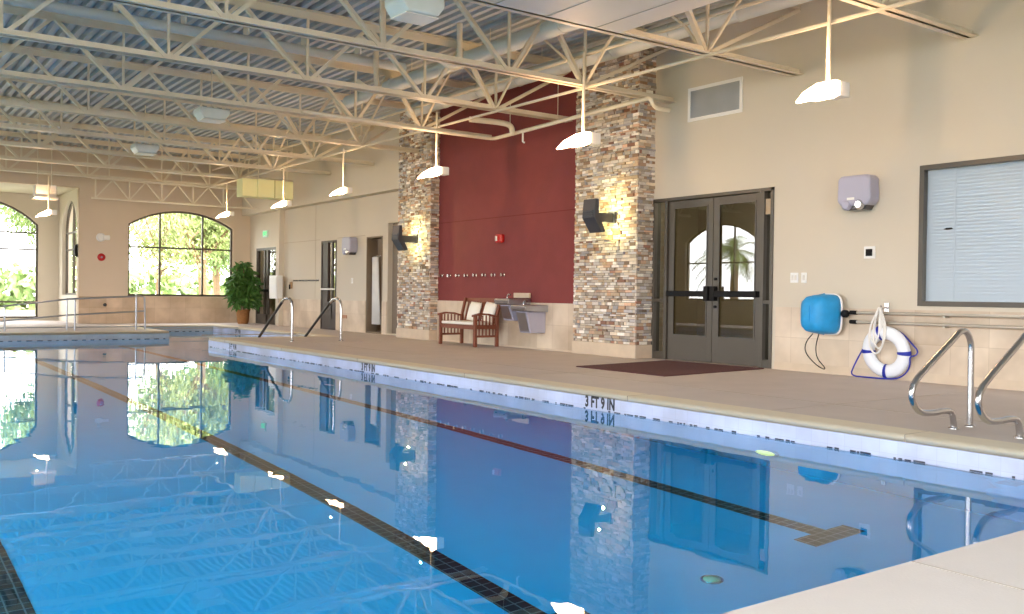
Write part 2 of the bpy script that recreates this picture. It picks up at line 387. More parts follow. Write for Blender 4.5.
# water body
wm = bpy.data.materials.new('pool_water'); wm.use_nodes = True; nt = wm.node_tree; nt.nodes.clear()
o_ = nt.nodes.new('ShaderNodeOutputMaterial'); g_ = nt.nodes.new('ShaderNodeBsdfGlass'); g_.inputs['IOR'].default_value = 1.33; g_.inputs['Roughness'].default_value = 0
nz = nt.nodes.new('ShaderNodeTexNoise'); nz.inputs['Scale'].default_value = 1.1; nz.inputs['Detail'].default_value = 3
nt.links.new(tc(nt), nz.inputs['Vector'])
bp = nt.nodes.new('ShaderNodeBump'); bp.inputs['Strength'].default_value = .22; bp.inputs['Distance'].default_value = .01
nt.links.new(nz.outputs[0], bp.inputs['Height']); nt.links.new(bp.outputs[0], g_.inputs['Normal'])
va = nt.nodes.new('ShaderNodeVolumeAbsorption'); va.inputs['Color'].default_value = (0.0, .90, .995, 1); va.inputs['Density'].default_value = .95
nt.links.new(g_.outputs[0], o_.inputs['Surface']); nt.links.new(va.outputs[0], o_.inputs['Volume'])
wb = MB(); ol = grow(.006); wb.prism(ol, ZB - .05, ZW, axis='z')
water = wb.build('pool_water', wm); tag(water, 'still clear blue pool water mirroring the walls and roof', 'water', kind='stuff')

# underwater lights: seen on the right wall and near the corner of the floor
def pool_light(c, axis, label):
    root = thing('pool_light' if axis == 'x' else 'floor_drain', c, label, 'light' if axis == 'x' else 'drain')
    if axis == 'x':
        MB().lathe([(.125, 0), (.125, -.012), (.11, -.02)], c, 24, 'x').build('light_rim', M['chrome'], root)
        MB().lathe([(.1, -.0), (.1, -.024), (.05, -.034)], c, 24, 'x').build('lens', M['poollight'], root)
    else:
        MB().lathe([(.065, .0), (.065, .01), (.05, .014)], c, 24, 'z').build('light_rim', M['chrome'], root)
        MB().lathe([(.05, 0), (.05, .016), (.02, .02)], c, 24, 'z').build('lens', M['drain'], root)
    return root
pool_light((PX1 + .001, 5.17, -.92), 'x', 'round warm pool light just under the water below the blue net')
pool_light((3.99, 3.58, ZB + .002), 'z', 'small round pale drain cover on the pool floor near the close corner')

# ------------------------------------------------------------------ depth markers
def txt(s, name, size, mx, m, parent=None, ext=.001):
    c = bpy.data.curves.new(name, 'FONT'); c.body = s; c.size = size; c.extrude = ext; c.align_x = 'CENTER'; c.align_y = 'CENTER'; c.space_character = 1.05
    c.offset = size * .04
    o = bpy.data.objects.new(name, c); COL.objects.link(o); c.materials.append(m)
    bpy.context.view_layer.update()
    me = bpy.data.meshes.new_from_object(o.evaluated_get(bpy.context.evaluated_depsgraph_get())); bpy.data.objects.remove(o)
    me.transform(mx); o = bpy.data.objects.new(name, me); COL.objects.link(o)
    if parent: o.parent = parent; o.matrix_parent_inverse = Matrix.Translation(-Vector(parent.location))
    return o
# writing that faces -X: local x -> -Y, local y -> Z, normal -> -X
FACE_NX = Matrix(((0, 0, -1, 0), (-1, 0, 0, 0), (0, 1, 0, 0), (0, 0, 0, 1)))
FACE_NY = Matrix(((1, 0, 0, 0), (0, 0, -1, 0), (0, 1, 0, 0), (0, 0, 0, 1)))
for (x, y, lab) in [(PX1, 7.31, 'black 3 FT 9 IN depth marking on the pool edge below the maroon mat'),
                    (PX1, 12.52, 'black depth marking on the pool edge level with the wooden bench'),
                    (PX1, 18.4, 'black depth marking near the far corner of the pool edge'),
                    (PX2, 25.4, 'small depth marking on the far side edge below the potted plant')]:
    S = .16 if y < 10 else .15
    o = txt('3 FT 9 IN', 'depth_marking', S, Matrix.Translation((x - .0125, y, -.112)) @ FACE_NX @ Matrix.Diagonal((.7, 1.0, 1, 1)), M['text'])
    tag(o, lab, 'pool marking', 'depth markings on the waterline tiles')

# ------------------------------------------------------------------ walls
DOOR1 = rectpts(8.62, 11.04, -.01, 2.58)
WIN3 = rectpts(3.4, 6.42, .93, 2.65)
wall('wall_right', 'x', XW, .3, (YB, 12.4, -.1, ZC + .09), [DOOR1, WIN3], M['wall'], 'cream painted wall with the double doors and office window')
wall('wall_red', 'x', 10.55, .5, (12.2, 17.4, -.1, ZC + .09), [], M['red'], 'tall brick red painted wall between the stone columns')
D2 = rectpts(27.0, 28.8, -.01, 2.36); D3 = rectpts(22.95, 23.9, -.01, 2.4); D4 = rectpts(20.36, 21.2, -.01, 2.4); D5 = rectpts(19.0, 20.1, -.01, 2.72)
wall('wall_right_far', 'x', XW, .3, (17.2, YF + .3, -.1, ZC + .09), [D2, D3, D4, D5], M['wall'], 'cream wall with changing room doors beyond the left stone column')
WA = arch_pts(7.05, 10.24, .82, 2.98, 3.45)
wall('wall_far', 'y', YF, .3, (XA1, XW + .3, -.1, ZC + .09), [WA], M['wall_far'], 'tan end wall with the arched window')
wall('wall_far_left', 'y', YF, .3, (XL - .3, XA0, -.1, ZC + .09), [], M['wall_far'], 'tan end wall left of the alcove')
wall('wall_header', 'y', YF, .3, (XA0, XA1, ZA, ZC + .09), [], M['wall_far'], 'tan wall band above the alcove opening')
WB_ = arch_pts(1.5, 5.12, .08, 3.0, 3.78)
wall('wall_alcove_back', 'y', YA, .3, (XA0 - .3, XA1 + .3, -.1, 4.3), [WB_], M['wall'], 'cream back wall of the alcove with a big arched window')
WC = arch_pts(29.75, 31.9, .82, 2.9, 3.7)
wall('wall_alcove_right', 'x', XA1, .28, (YF + .3, YA, -.1, 4.3), [WC], M['wall'], 'cream side wall of the alcove with a tall arched window')
wall('wall_alcove_left', 'x', XA0 - .3, .3, (YF + .3, YA, -.1, 4.3), [], M['wall'], 'cream left side wall of the alcove')
LW = [arch_pts(23.8 - 1.75, 23.8 + 1.75, .9, 3.1, 3.75), arch_pts(18.6 - 2.2, 18.6 + 2.2, .3, 3.9, 4.7)] + [arch_pts(c - 2.2, c + 2.2, .3, 3.9, 4.7) for c in (8.6, 3.8, -1.0)]  # the larger openings are unseen, enlarged to let in more daylight
wall('wall_left', 'x', XL - .3, .3, (YB - .3, YF + .3, -.1, ZC + .09), LW, M['wall'], 'cream wall of arched windows opposite the doors')
wall('wall_back', 'y', YB - .3, .3, (XL - .3, XW + .3, -.1, ZC + .09), [arch_pts(-3.5, 0, .9, 3.1, 3.75), arch_pts(2, 5.5, .9, 3.1, 3.75)], M['wall'], 'cream wall behind the near end of the pool')  # unseen window openings added to let daylight in
cb = MB(); cb.box(XA0, XA1, YF + .31, YA, ZA, ZA + .2); tag(cb.build('ceiling_alcove', M['wall']), 'cream ceiling of the window alcove', 'ceiling', kind='structure')
rf = MB(); rf.box(XL - .3, XW + .6, YB - .3, YF + .3, ZC + .1, ZC + .35); tag(rf.build('ceiling_slab', M['decking']), 'roof slab over the steel decking', 'ceiling', kind='structure')
# bulkhead along the far right wall
bh = MB(); bh.box(10.5, XW - .001, 18.86, YF - .001, 3.42, ZC); tag(bh.build('wall_bulkhead', M['wall']), 'cream bulkhead running above the changing room doors', 'wall', kind='structure')
# corrugated roof deck, ribs along Y
def decking(y0, y1):
    mb = MB(); x = XL; P = .3
    prof = []
    while x < XW:
        prof += [(x, ZC - .0), (x + .075, ZC - .0), (x + .10, ZC + .07), (x + .155, ZC + .07), (x + .18, ZC)]
        x += .18
    vs = [(p[0], y0, p[1]) for p in prof] + [(p[0], y1, p[1]) for p in prof]; k = len(prof)
    return mb.add(vs, [(i, i + 1, k + i + 1, k + i) for i in range(k - 1)])
tag(decking(YB, YF).build('ceiling', M['decking']), 'ribbed grey painted steel roof decking', 'ceiling', kind='structure')

# tile wainscots, 2 cm proud
def wains(n_, mat_, label, *boxes):
    mb = MB()
    for b in boxes: mb.box(*b)
    tag(mb.build('trim_%d' % n_, mat_), label, 'wall tile', kind='structure')
wains(7, M['trav_y'], 'travertine wall tiles below the office window', (XW - .02, XW + .001, YB + .01, 8.55, 0, .88))
wains(8, M['trav_y'], 'travertine wall tiles below the red wall', (10.53, 10.551, 12.6, 17.36, 0, .86))
wains(9, M['trav_y'], 'travertine wall tiles beside the changing room doors',
      (XW - .02, XW + .001, 18.84, 18.98, 0, .8), (XW - .02, XW + .001, 20.12, 20.34, 0, .8), (XW - .02, XW + .001, 21.22, 22.93, 0, .8), (XW - .02, XW + .001, 23.92, 26.98, 0, .8), (XW - .02, XW + .001, 28.82, YF - .01, 0, .8))
wains(10, M['trav_x'], 'travertine wall tiles below the arched end window', (XA1, XW - .02, YF - .02, YF + .001, 0, .8))
wains(11, M['base_stone'], 'smooth tan base course along the foot of the walls', (XW - .032, XW - .019, YB + .01, 8.55, 0, .11), (10.518, 10.531, 12.6, 17.36, 0, .03))
# thin painted seam lines on the walls
sm = MB(); sm.box(10.544, 10.552, 12.6, 17.3, 2.515, 2.53); sm.build('trim_12', mat('seam_red', (112, 40, 36), .9)); tag(bpy.data.objects['trim_12'], 'thin seam across the red wall', 'seam', kind='structure')
sm = MB(); sm.box(XW - .004, XW + .002, 21.3, 22.9, 2.44, 2.452); sm.box(XW - .004, XW + .002, 24, 26.9, 2.44, 2.452); sm.box(XW - .004, XW + .002, 24.3, 24.312, .8, 3.42)
tag(sm.build('trim_13', mat('seam_cream', (176, 160, 136), .9)), 'thin seams in the cream wall', 'seam', kind='structure')
bpy.data.objects['wall_red']['label'] = 'tall brick red painted wall between the two stone columns'
# pilaster pipe by the far door
tag(MB().box(XW - .16, XW + .001, 26.55, 26.8, 0, 3.42).build('trim_14', M['wall']), 'narrow cream pilaster right of the far glass door', 'pilaster', kind='structure')

# ------------------------------------------------------------------ stone columns
PAL = [((216, 202, 182), 6), ((202, 190, 176), 6), ((226, 218, 210), 6), ((190, 168, 142), 4), ((186, 152, 122), 2), ((176, 162, 150), 2), ((142, 122, 106), 1), ((206, 172, 146), 3), ((234, 228, 218), 5), ((190, 186, 188), 4), ((166, 122, 102), 1)]
POOL_ = [c for c, w in PAL for _ in range(w)]
def ledge_face(mb, plane, pos, sgn, u0, u1, z0, z1, rnd):
    z = z0
    while z < z1 - .005:
        h = min(rnd.uniform(.028, .06), z1 - z); u = u0
        while u < u1 - .005:
            L = min(rnd.uniform(.04, .2), u1 - u)
            if u1 - (u + L) < .05: L = u1 - u
            d = rnd.uniform(.004, .04); c = rnd.choice(POOL_); k = rnd.uniform(.8, 1.12); c = tuple(min(255, v * k) for v in c)
            c = lin(c); g = .003
            a, b = (pos, pos + sgn * d); a, b = min(a, b), max(a, b)
            if plane == 'x': mb.box(a, b, u + g, u + L - g, z + g, z + h - g, c)
            else: mb.box(u + g, u + L - g, a, b, z + g, z + h - g, c)
            u += L
        z += h
def column(y0, y1, xf, seed, label, back):
    root = thing('stone_column', (xf, (y0 + y1) / 2, 0), label, 'column', 'stacked stone columns', kind='structure')
    MB().box(xf + .03, back, y0 + .03, y1 - .03, .2, ZC).build('mortar_core', mat('mortar', (96, 84, 72), .9), root)
    rnd = random.Random(seed); mb = MB()
    ledge_face(mb, 'x', xf + .031, -1, y0 + .005, y1 - .005, .22, ZC, rnd)
    ledge_face(mb, 'y', y0 + .031, -1, xf + .005, back, .22, ZC, rnd)
    ledge_face(mb, 'y', y1 - .031, 1, xf + .005, back, .22, ZC, rnd)
    mb.build('stone_cladding', M['stone'], root)
    MB().box(xf - .01, back, y0 - .01, y1 + .01, 0, .22).build('plinth', M['base_stone'], root, bevel=.012)
column(11.02, 12.6, 10.40, 11, 'stacked ledge stone column left of the double doors', 10.79)
column(17.36, 18.8, 10.33, 23, 'stacked ledge stone column left of the red wall', 10.79)

# ------------------------------------------------------------------ windows
arched_window('window_1', 'y', YF + .12, 7.05, 10.24, .82, 2.98, 3.45, (8.0, 9.3), (2.3,), 'wide arched window in the tan end wall, six panes')
arched_window('window_2', 'y', YA + .1, 1.5, 5.12, .08, 3.0, 3.78, (3.3,), (.58, 2.22, 2.74), 'big arched window at the back of the alcove')
arched_window('window_3', 'x', XA1 + .1, 29.75, 31.9, .82, 2.9, 3.7, (30.8,), (2.2, 2.72), 'tall arched window in the side of the alcove')
for i, (c, hw, z0, z1, z2) in enumerate(((23.8, 1.75, .9, 3.1, 3.75), (18.6, 2.2, .3, 3.9, 4.7), (8.6, 2.2, .3, 3.9, 4.7), (3.8, 2.2, .3, 3.9, 4.7), (-1.0, 2.2, .3, 3.9, 4.7))):  # all but the first are unseen windows, enlarged for more daylight
    arched_window('window_%d' % (4 + i), 'x', XL - .2, c - hw, c + hw, z0, z1, z2, (c - .6, c + .6), (2.3,), 'arched window in the left wall, number %d from the far end' % (i + 1))
arched_window('window_10', 'y', YB - .2, -3.5, 0, .9, 3.1, 3.75, (-1.75,), (2.3,), 'unseen arched window added in the near wall, the one by the left corner')
arched_window('window_11', 'y', YB - .2, 2, 5.5, .9, 3.1, 3.75, (3.75,), (2.3,), 'unseen arched window added in the near wall, the one by the doors side')
# office window with blind
w3 = thing('window_12', (XW, 4.9, .93), 'dark framed office window with closed white blind in the cream wall', 'window', kind='structure')
mb = MB(); frame_ring(mb, 'x', XW - .012, .09, WIN3, .06); mb.build('window_frame', M['bronze'], w3, bevel=.004)
MB().add([(XW + .03, p[0], p[1]) for p in rectpts(3.44, 6.38, .97, 2.61)], [(0, 1, 2, 3)]).build('window_pane', M['glass_win'], w3)
bl = thing('window_blind', (XW + .1, 4.9, 2.6), 'white horizontal slat blind hanging behind the office window glass', 'blind')
mb = MB(); z = .96
while z < 2.6:
    mb.box(-.025, .025, -1.495, 1.495, -.0012, .0012, mx=Matrix.Translation((XW + .1, 4.91, z)) @ Matrix.Rotation(math.radians(-76), 4, 'Y')); z += .0415
mb.build('blind_slats', M['blind'], bl)
MB().box(XW + .07, XW + .13, 3.42, 6.40, 2.585, 2.645).build('headrail', M['white'], bl)
for y in (3.9, 5.0, 6.0): MB().box(XW + .076, XW + .078, y, y + .006, 1, 2.58).build('ladder_tape', M['blind'], bl)
o = MB().prism([(6.0, 1.86), (6.02, 1.875), (6.08, 1.875), (6.12, 1.86), (6.08, 1.85), (6.03, 1.852)], XW + .022, XW + .027, 'x').build('window_sticker', M['black']); tag(o, 'small dark sticker on the office window glass', 'sticker')


# ------------------------------------------------------------------ double doors
d1 = thing('door_1', (XW, 9.77, 0), 'pair of dark bronze glazed doors with black push bars', 'door', kind='structure')
fr = MB(); X0 = XW - .02; X1 = XW + .12
fr.box(X0, X1, 8.62, 8.67, 0, 2.58); fr.box(X0, X1, 10.99, 11.04, 0, 2.58); fr.box(X0, X1, 8.62, 11.04, 2.53, 2.58)
fr.box(X0, X1, 8.78, 8.84, 0, 2.55); fr.box(X0, X1, 10.71, 10.77, 0, 2.55)
fr.box(X0 + .01, X1, 8.66, 8.8, .92, .97); fr.box(X0 + .01, X1, 10.76, 11.0, .92, .97); fr.box(X0 + .01, X1, 8.66, 8.8, 0, .12); fr.box(X0 + .01, X1, 10.76, 11.0, 0, .12)
fr.build('door_frame', M['bronze'], d1, bevel=.004)
def leaf(y0, y1):
    L = MB(); g0, g1, gz0, gz1 = y0 + .105, y1 - .105, .39, 2.42; xa, xb = XW + .02, XW + .07
    L.box(xa, xb, y0, g0, .01, 2.52); L.box(xa, xb, g1, y1, .01, 2.52); L.box(xa, xb, g0, g1, .01, gz0); L.box(xa, xb, g0, g1, gz1, 2.52)
    lf = L.build('door_leaf', M['bronze'], d1, bevel=.003)
    s = MB(); frame_ring(s, 'x', xa - .008, .012, rectpts(g0, g1, gz0, gz1), .022); s.build('glazing_bead', M['bronze'], lf)
    MB().add([(XW + .045, a, b) for a, b in rectpts(g0, g1, gz0, gz1)], [(0, 1, 2, 3)]).build('door_glass', M['glass_door'], lf)
    p = MB(); p.box(xa - .085, xa - .035, y0 + .03, y1 - .03, 1.01, 1.1); p.box(xa - .035, xa, y0 + .02, y0 + .1, 1.01, 1.10); p.box(xa - .035, xa, y1 - .1, y1 - .02, 1.01, 1.10)
    p.build('push_bar', M['black'], lf, bevel=.006)
leaf(8.845, 9.765); leaf(9.775, 10.705)
q = MB(); q.box(XW - .075, XW + .02, 9.66, 9.75, .95, 1.17); q.box(XW - .075, XW + .02, 9.79, 9.88, .95, 1.17); q.build('latch_case', M['black'], d1, bevel=.01)
for z in (1.28, .86): MB().lathe([(.022, 0), (.022, -.03)], (XW + .02, 9.70, z), 14, 'x').build('lock_cylinder', M['black'], d1)
for (a, b) in ((8.67, 8.79), (10.76, 11.0)):
    g = MB(); g.add([(XW + .05, p[0], p[1]) for p in rectpts(a, b, .12, 2.53)], [(0, 1, 2, 3)]); g.build('side_glass', M['glass_door'], d1)
MB().box(XW + .0, XW + .03, 8.68, 8.77, 2.2, 2.42).build('closer_box', mat('tan_box', (176, 156, 128), .6), d1)
# vestibule behind the doors
vs_ = MB(); vs_.box(13.4, 13.6, 7.0, 12.6, 0, 3); vs_.box(XW + .3, 13.4, 7.0, 7.1, 0, 3); vs_.box(XW + .3, 13.4, 12.5, 12.6, 0, 3); vs_.box(XW + .3, 13.5, 7, 12.6, 2.9, 3)
tag(vs_.build('wall_vestibule', mat('vestibule_tan', (186, 172, 138), .8)), 'tan vestibule walls seen through the door glass', 'wall', kind='structure')
# maroon mat
o = MB().prism([(8.42, 8.38), (10.62, 8.62), (10.5, 10.42), (8.42, 10.12)], .0, .014, 'z').build('doormat', M['mat'], bevel=.004)
tag(o, 'maroon rectangular floor mat lying in front of the double doors', 'mat')

# ------------------------------------------------------------------ far openings in the right wall
d2 = thing('door_2', (XW, 27.9, 0), 'dark glazed door with push bar beside the potted plant', 'door', kind='structure')
fr = MB(); frame_ring(fr, 'x', XW - .015, .1, rectpts(27.0, 28.8, .0, 2.36), .08); fr.box(XW, XW + .07, 27.85, 27.97, 0, 2.3); fr.box(XW, XW + .07, 27.05, 28.75, .0, .3); fr.box(XW + .0, XW + .06, 28.1, 28.2, 0.2, 2.3)
fr.build('door_frame', M['bronze'], d2)
MB().add([(XW + .04, p[0], p[1]) for p in rectpts(27.08, 28.72, .3, 2.3)], [(0, 1, 2, 3)]).build('door_glass', M['glass_door'], d2)
MB().box(XW - .06, XW - .02, 27.1, 28.7, 1.0, 1.07).build('push_bar', M['black'], d2)
d3 = thing('door_3', (XW, 23.4, 0), 'narrow dark glazed door with a white rail across, middle of the cream wall', 'door', kind='structure')
fr = MB(); frame_ring(fr, 'x', XW - .015, .1, rectpts(22.95, 23.9, .0, 2.4), .05); fr.box(XW, XW + .08, 23.5, 23.87, 0, 2.35); fr.box(XW, XW + .05, 23.2, 23.28, .3, 2.35); fr.box(XW, XW + .06, 23.0, 23.5, 0, .75)
fr.build('door_frame', mat('dark_brown', (58, 48, 44), .5), d3)
MB().add([(XW + .09, p[0], p[1]) for p in rectpts(22.99, 23.86, .05, 2.36)], [(0, 1, 2, 3)]).build('door_glass', M['glass_door'], d3)
MB().box(XW - .05, XW - .02, 23.0, 23.85, 1.07, 1.11).build('push_rail', M['white'], d3)
# lit room behind door_3 and shower behind the curtain
rm = MB(); rm.box(13.2, 13.3, 16.9, 30.2, 0, 3); rm.box(XW + .3, 13.3, 30.1, 30.2, 0, 3); rm.box(XW + .3, 13.3, 16.9, 17.0, 0, 3); rm.box(XW + .3, 13.3, 22.2, 22.3, 0, 3); rm.box(XW + .3, 13.3, 26.0, 26.1, 0, 3); rm.box(XW + .3, 13.3, 20.2, 20.28, 0, 3); rm.box(XW + .3, 13.3, 17, 30.2, 3, 3.1)
tag(rm.build('wall_changing_rooms', M['showertile']), 'brown tiled walls of the rooms behind the doorways', 'wall', kind='structure')
d4 = thing('door_4', (XW, 20.8, 0), 'shower doorway with brown lining and a white curtain', 'door', kind='structure')
fr = MB(); frame_ring(fr, 'x', XW - .012, .3, rectpts(20.36, 21.2, .0, 2.4), .035); fr.build('door_frame', mat('brown_lining', (122, 106, 88), .6), d4)
MB().box(XW + .12, XW + .16, 20.4, 20.5, .98, 1.3).build('shower_valve', M['black'], d4)
cu = MB(); pts = []
for i in range(41): pts.append((XW + .12 + .03 * math.sin(i * 1.35), 20.68 + i * .0105))
vs = []; 
for k, z in enumerate((.22, 1.0, 1.9)):
    sh = (1.0, .8, .62)[k]
    vs += [(p[0], 21.1 - (21.1 - p[1]) * sh, z) for p in pts]
fs = [(r * 41 + i, r * 41 + i + 1, (r + 1) * 41 + i + 1, (r + 1) * 41 + i) for r in range(2) for i in range(40)]
cu.add(vs, fs, smooth=True); o = cu.build('shower_curtain', M['curtain']); s_ = o.modifiers.new('s', 'SOLIDIFY'); s_.thickness = .004
tag(o, 'white pleated shower curtain hanging in the brown doorway', 'curtain')
o = MB().tube([(XW + .12, 20.37, 1.92), (XW + .12, 21.19, 1.92)], .012, 8).build('curtain_rod', M['chrome']); tag(o, 'thin metal rod holding the shower curtain', 'rod')
d5 = thing('door_5', (XW, 19.5, 0), 'tall plain grey brown door beside the left stone column', 'door', kind='structure')
MB().box(XW + .12, XW + .17, 19.0, 20.1, 0, 2.72).build('door_leaf', mat('taupe_door', (128, 116, 104), .6), d5)
fr = MB(); frame_ring(fr, 'x', XW - .012, .14, rectpts(19.0, 20.1, .0, 2.72), .03); fr.build('door_frame', M['wall'], d5)

# ------------------------------------------------------------------ roof trusses
JY = [-1.5, .95, 3.38, 5.82, 8.25, 10.65, 12.95, 15.4, 17.9, 20.35, 22.8, 25.3, 27.8]
ZBOT, ZTOP = 4.12, 5.03
NODES = [-4.34 + 1.985 * k for k in range(0, 7)]  # bottom chord nodes up to ~7.57
NODES = NODES + [8.95]
def truss(y, label):
    xe = XW if (y < 12.3 ) else (10.54 if y < 17.3 else (10.32 if y < 18.9 else 10.5))
    if 10.94 < y < 12.42: xe = 10.26
    root = thing('roof_truss', (2.9, y, ZBOT), label, 'truss', 'cream open web roof trusses across the hall')
    b = MB()
    for s in (-1, 1):
        b.box(XL, xe, y + s * .055 - .042, y + s * .055 + .042, ZBOT - .035, ZBOT - .027); b.box(XL, xe, y + s * .018 - .005, y + s * .018 + .005, ZBOT - .035, ZBOT + .05)
    b.build('bottom_chord', M['steel'], root)
    t = MB()
    for s in (-1, 1):
        t.box(XL, xe, y + s * .06 - .05, y + s * .06 + .05, ZTOP + .075, ZTOP + .085); t.box(XL, xe, y + s * .018 - .006, y + s * .018 + .006, ZTOP - .03, ZTOP + .085)
    t.build('top_chord', M['steel'], root)
    nn = len(NODES)
    for i, x in enumerate(NODES):
        MB().bar((x, y, ZBOT), (x, y, ZTOP), .035, .035).build('web_post', M['steel'], root)
        last = i == nn - 1; mid = (x + NODES[i + 1]) / 2 if not last else xe
        MB().bar((x + .04, y, ZBOT), (mid - .02, y, ZTOP if not last else ZTOP - .05), .055 if not last else .07, .05).build('web_diagonal', M['steel'], root)
        if i > 0: MB().bar((x - .04, y, ZBOT), ((NODES[i - 1] + x) / 2 + .02, y, ZTOP), .075, .05).build('web_diagonal', M['steel'], root)
        else: MB().bar((x - .04, y, ZBOT), (XL + .02, y, ZTOP), .05, .05).build('web_diagonal', M['steel'], root)
    return root
WORD = ['first', 'second', 'third', 'fourth', 'fifth', 'sixth', 'seventh', 'eighth']
desc = {10.65: 'long cream roof truss meeting the stone column beside the double doors', 8.25: 'cream roof truss end meeting the wall just above the vent grille',
        5.82: 'cream roof truss end above the brightest hanging lamp at the top edge', 12.95: 'cream roof truss meeting the red wall by the right stone column', 15.4: 'cream roof truss meeting the red wall near the left stone column'}
k = 0
for y in JY:
    if y < 5: continue
    if y in desc: lab = desc[y]
    else: lab = 'distant cream roof truss, %s beyond the left stone column counted towards the end wall' % WORD[k]; k += 1
    truss(y, lab)
gt = thing('end_girder', (8.1, 28.05, 3.55), 'low cream girder truss crossing just in front of the arched end window wall', 'truss')
b = MB(); b.box(5.75, 10.48, 28.0, 28.1, 3.53, 3.57); b.build('bottom_chord', M['steel'], gt)
b = MB(); b.box(5.75, 10.48, 28.0, 28.1, 4.08, 4.14); b.build('top_chord', M['steel'], gt)
x = 5.85
while x < 9.9:
    for q0, q1 in (((x, 28.05, 3.56), (x, 28.05, 4.1)), ((x, 28.05, 3.56), (x + .45, 28.05, 4.1)), ((x + .9, 28.05, 3.56), (x + .45, 28.05, 4.1))): MB().bar(q0, q1, .035, .03).build('web_bar', M['steel'], gt)
    x += .9
for x in (6.2, 8.2, 10.2): MB().tube([(x, 28.05, 4.1), (x, 28.05, 4.85), (x, 27.9, ZC)], .02, 6).build('hanger', M['steel'], gt)
# bridging truss running along the hall over the lamp row
br = thing('bridging_truss', (8.9, 15, ZBOT), 'light cream angle frame running lengthwise above the row of hanging lamps', 'truss')
b = MB(); b.bar((8.95, 3.4, ZBOT - .05), (8.95, 27.6, ZBOT - .05), .045, .03); b.build('lower_rail', M['steel'], br)
b = MB(); b.bar((8.97, 3.4, 4.56), (8.97, 27.6, 4.56), .045, .03); b.build('upper_rail', M['steel'], br)
for y in JY:
    if y < 3 or y > 27: continue
    for s in (-1, 1):
        MB().bar((8.93, y + s * .05, ZBOT), (8.97, y + s * .42, 4.56), .035, .03).build('brace', M['steel'], br); MB().bar((8.95, y + s * .42, 4.56), (8.95, y + s * 1.1, ZTOP + .05), .035, .03).build('brace', M['steel'], br)
for xx, lab in ((1.6, 'thin sway rod'), (5.0, 'thin sway rod')):
    pass
# ducts and pipes
def duct(x, z, r, y0, y1, label):
    root = thing('round_duct', (x, (y0 + y1) / 2, z), label, 'duct', 'round grey ducts under the roof deck')
    MB().tube([(x, y0, z), (x, y1, z)], r, 18).build('duct_body', M['duct'], root)
    y = y0 + .6
    while y < y1: MB().tube([(x, y, z), (x, y + .04, z)], r + .008, 18).build('duct_collar', M['duct'], root); y += 1.22
    y = y0 + 1.2
    while y < y1: MB().tube([(x, y, z + r), (x, y, ZC + .02)], .006, 5).build('duct_hanger', M['steel'], root); y += 2.44
duct(8.2, 4.78, .12, 8.4, 17.0, 'grey round duct under the roof, the one farther from the stone column')
duct(9.55, 4.74, .13, 6.4, 16.9, 'grey round duct under the roof, the one passing nearest the stone column')
# duct running across plus dropped elbows
root = thing('cross_duct', (2, 14.2, 4.82), 'long beige duct crossing under the roof deck between two trusses', 'duct')
MB().tube([(XL + .1, 14.2, 4.88), (7.9, 14.2, 4.88)], .075, 18).build('duct_body', M['duct'], root)
x = -4.4
while x < 7.8: MB().box(x, x + .03, 14.1, 14.3, 4.95, ZC - .01).build('duct_strap', M['ductwhite'], root); x += .95
def drop(x, y, label):
    p = smooth_path([(x, y, 5.05), (x, y, 4.55), (x + .03, y, 4.42), (x - .12, y + .05, 4.38), (x - .3, y + .1, 4.5)], 2)
    o = MB().tube(p, .045, 10).build('pipe_elbow', M['steel']); tag(o, label, 'pipe', 'cream pipes with bent ends under the roof')
drop(6.1, 11.6, 'cream pipe dropping from the roof deck with a hooked end, closer to the camera'); drop(7.55, 11.9, 'cream pipe dropping from the deck with a hooked end, beside the grey duct'); drop(7.25, 14.0, 'cream hooked pipe farther back above the red wall')
# sprinkler pipe
sp = thing('sprinkler_pipe', (10.0, 12.5, 3.95), 'cream sprinkler pipe crossing in front of the red wall and right stone column', 'pipe')
MB().tube(smooth_path([(6.2, 14.6, 3.98), (9.9, 14.55, 3.93), (10.0, 14.5, 3.93), (10.0, 14.4, 3.93), (10.0, 10.5, 4.02), (10.02, 10.36, 4.02), (10.04, 10.32, 3.9), (10.12, 10.3, 3.86), (10.34, 10.28, 3.86)], 2), .034, 10).build('pipe_run', M['steel'], sp)
MB().tube([(10.0, 14.0, 3.95), (10.0, 14.0, 4.5)], .008, 6).build('hanger_rod', M['steel'], sp)
MB().tube([(10.0, 13.6, 3.94), (10.0, 13.6, 3.76), (10.03, 13.58, 3.74)], .018, 8).build('sprinkler_head', M['white'], sp)
MB().tube([(10.0, 12.6, 4.0), (10.0, 12.6, 4.9)], .006, 6).build('hanger_rod', M['steel'], sp)
o = MB().tube(smooth_path([(9.05, 13.9, 4.09), (9.6, 13.8, 4.09), (9.85, 13.75, 4.06), (9.88, 13.75, 3.9)], 2), .05, 12).build('return_pipe', M['steel']); tag(o, 'thick cream pipe stub ending above the red wall', 'pipe')
# big rectangular duct near top
bd = thing('supply_duct', (5.9, 7.1, 4.16), 'large smooth white rectangular duct at the top edge of the view', 'duct')
MB().box(3.6, 7.38, 5.98, 8.17, 4.06, 4.95).build('duct_body', M['ductwhite'], bd, bevel=.01)
b = MB()
for x in (4.2, 4.9, 5.6, 6.3, 7.0): b.box(x, x + .012, 5.98, 8.17, 4.055, 4.062)
b.build('duct_seam', mat('seam_grey', (176, 170, 162), .6), bd)
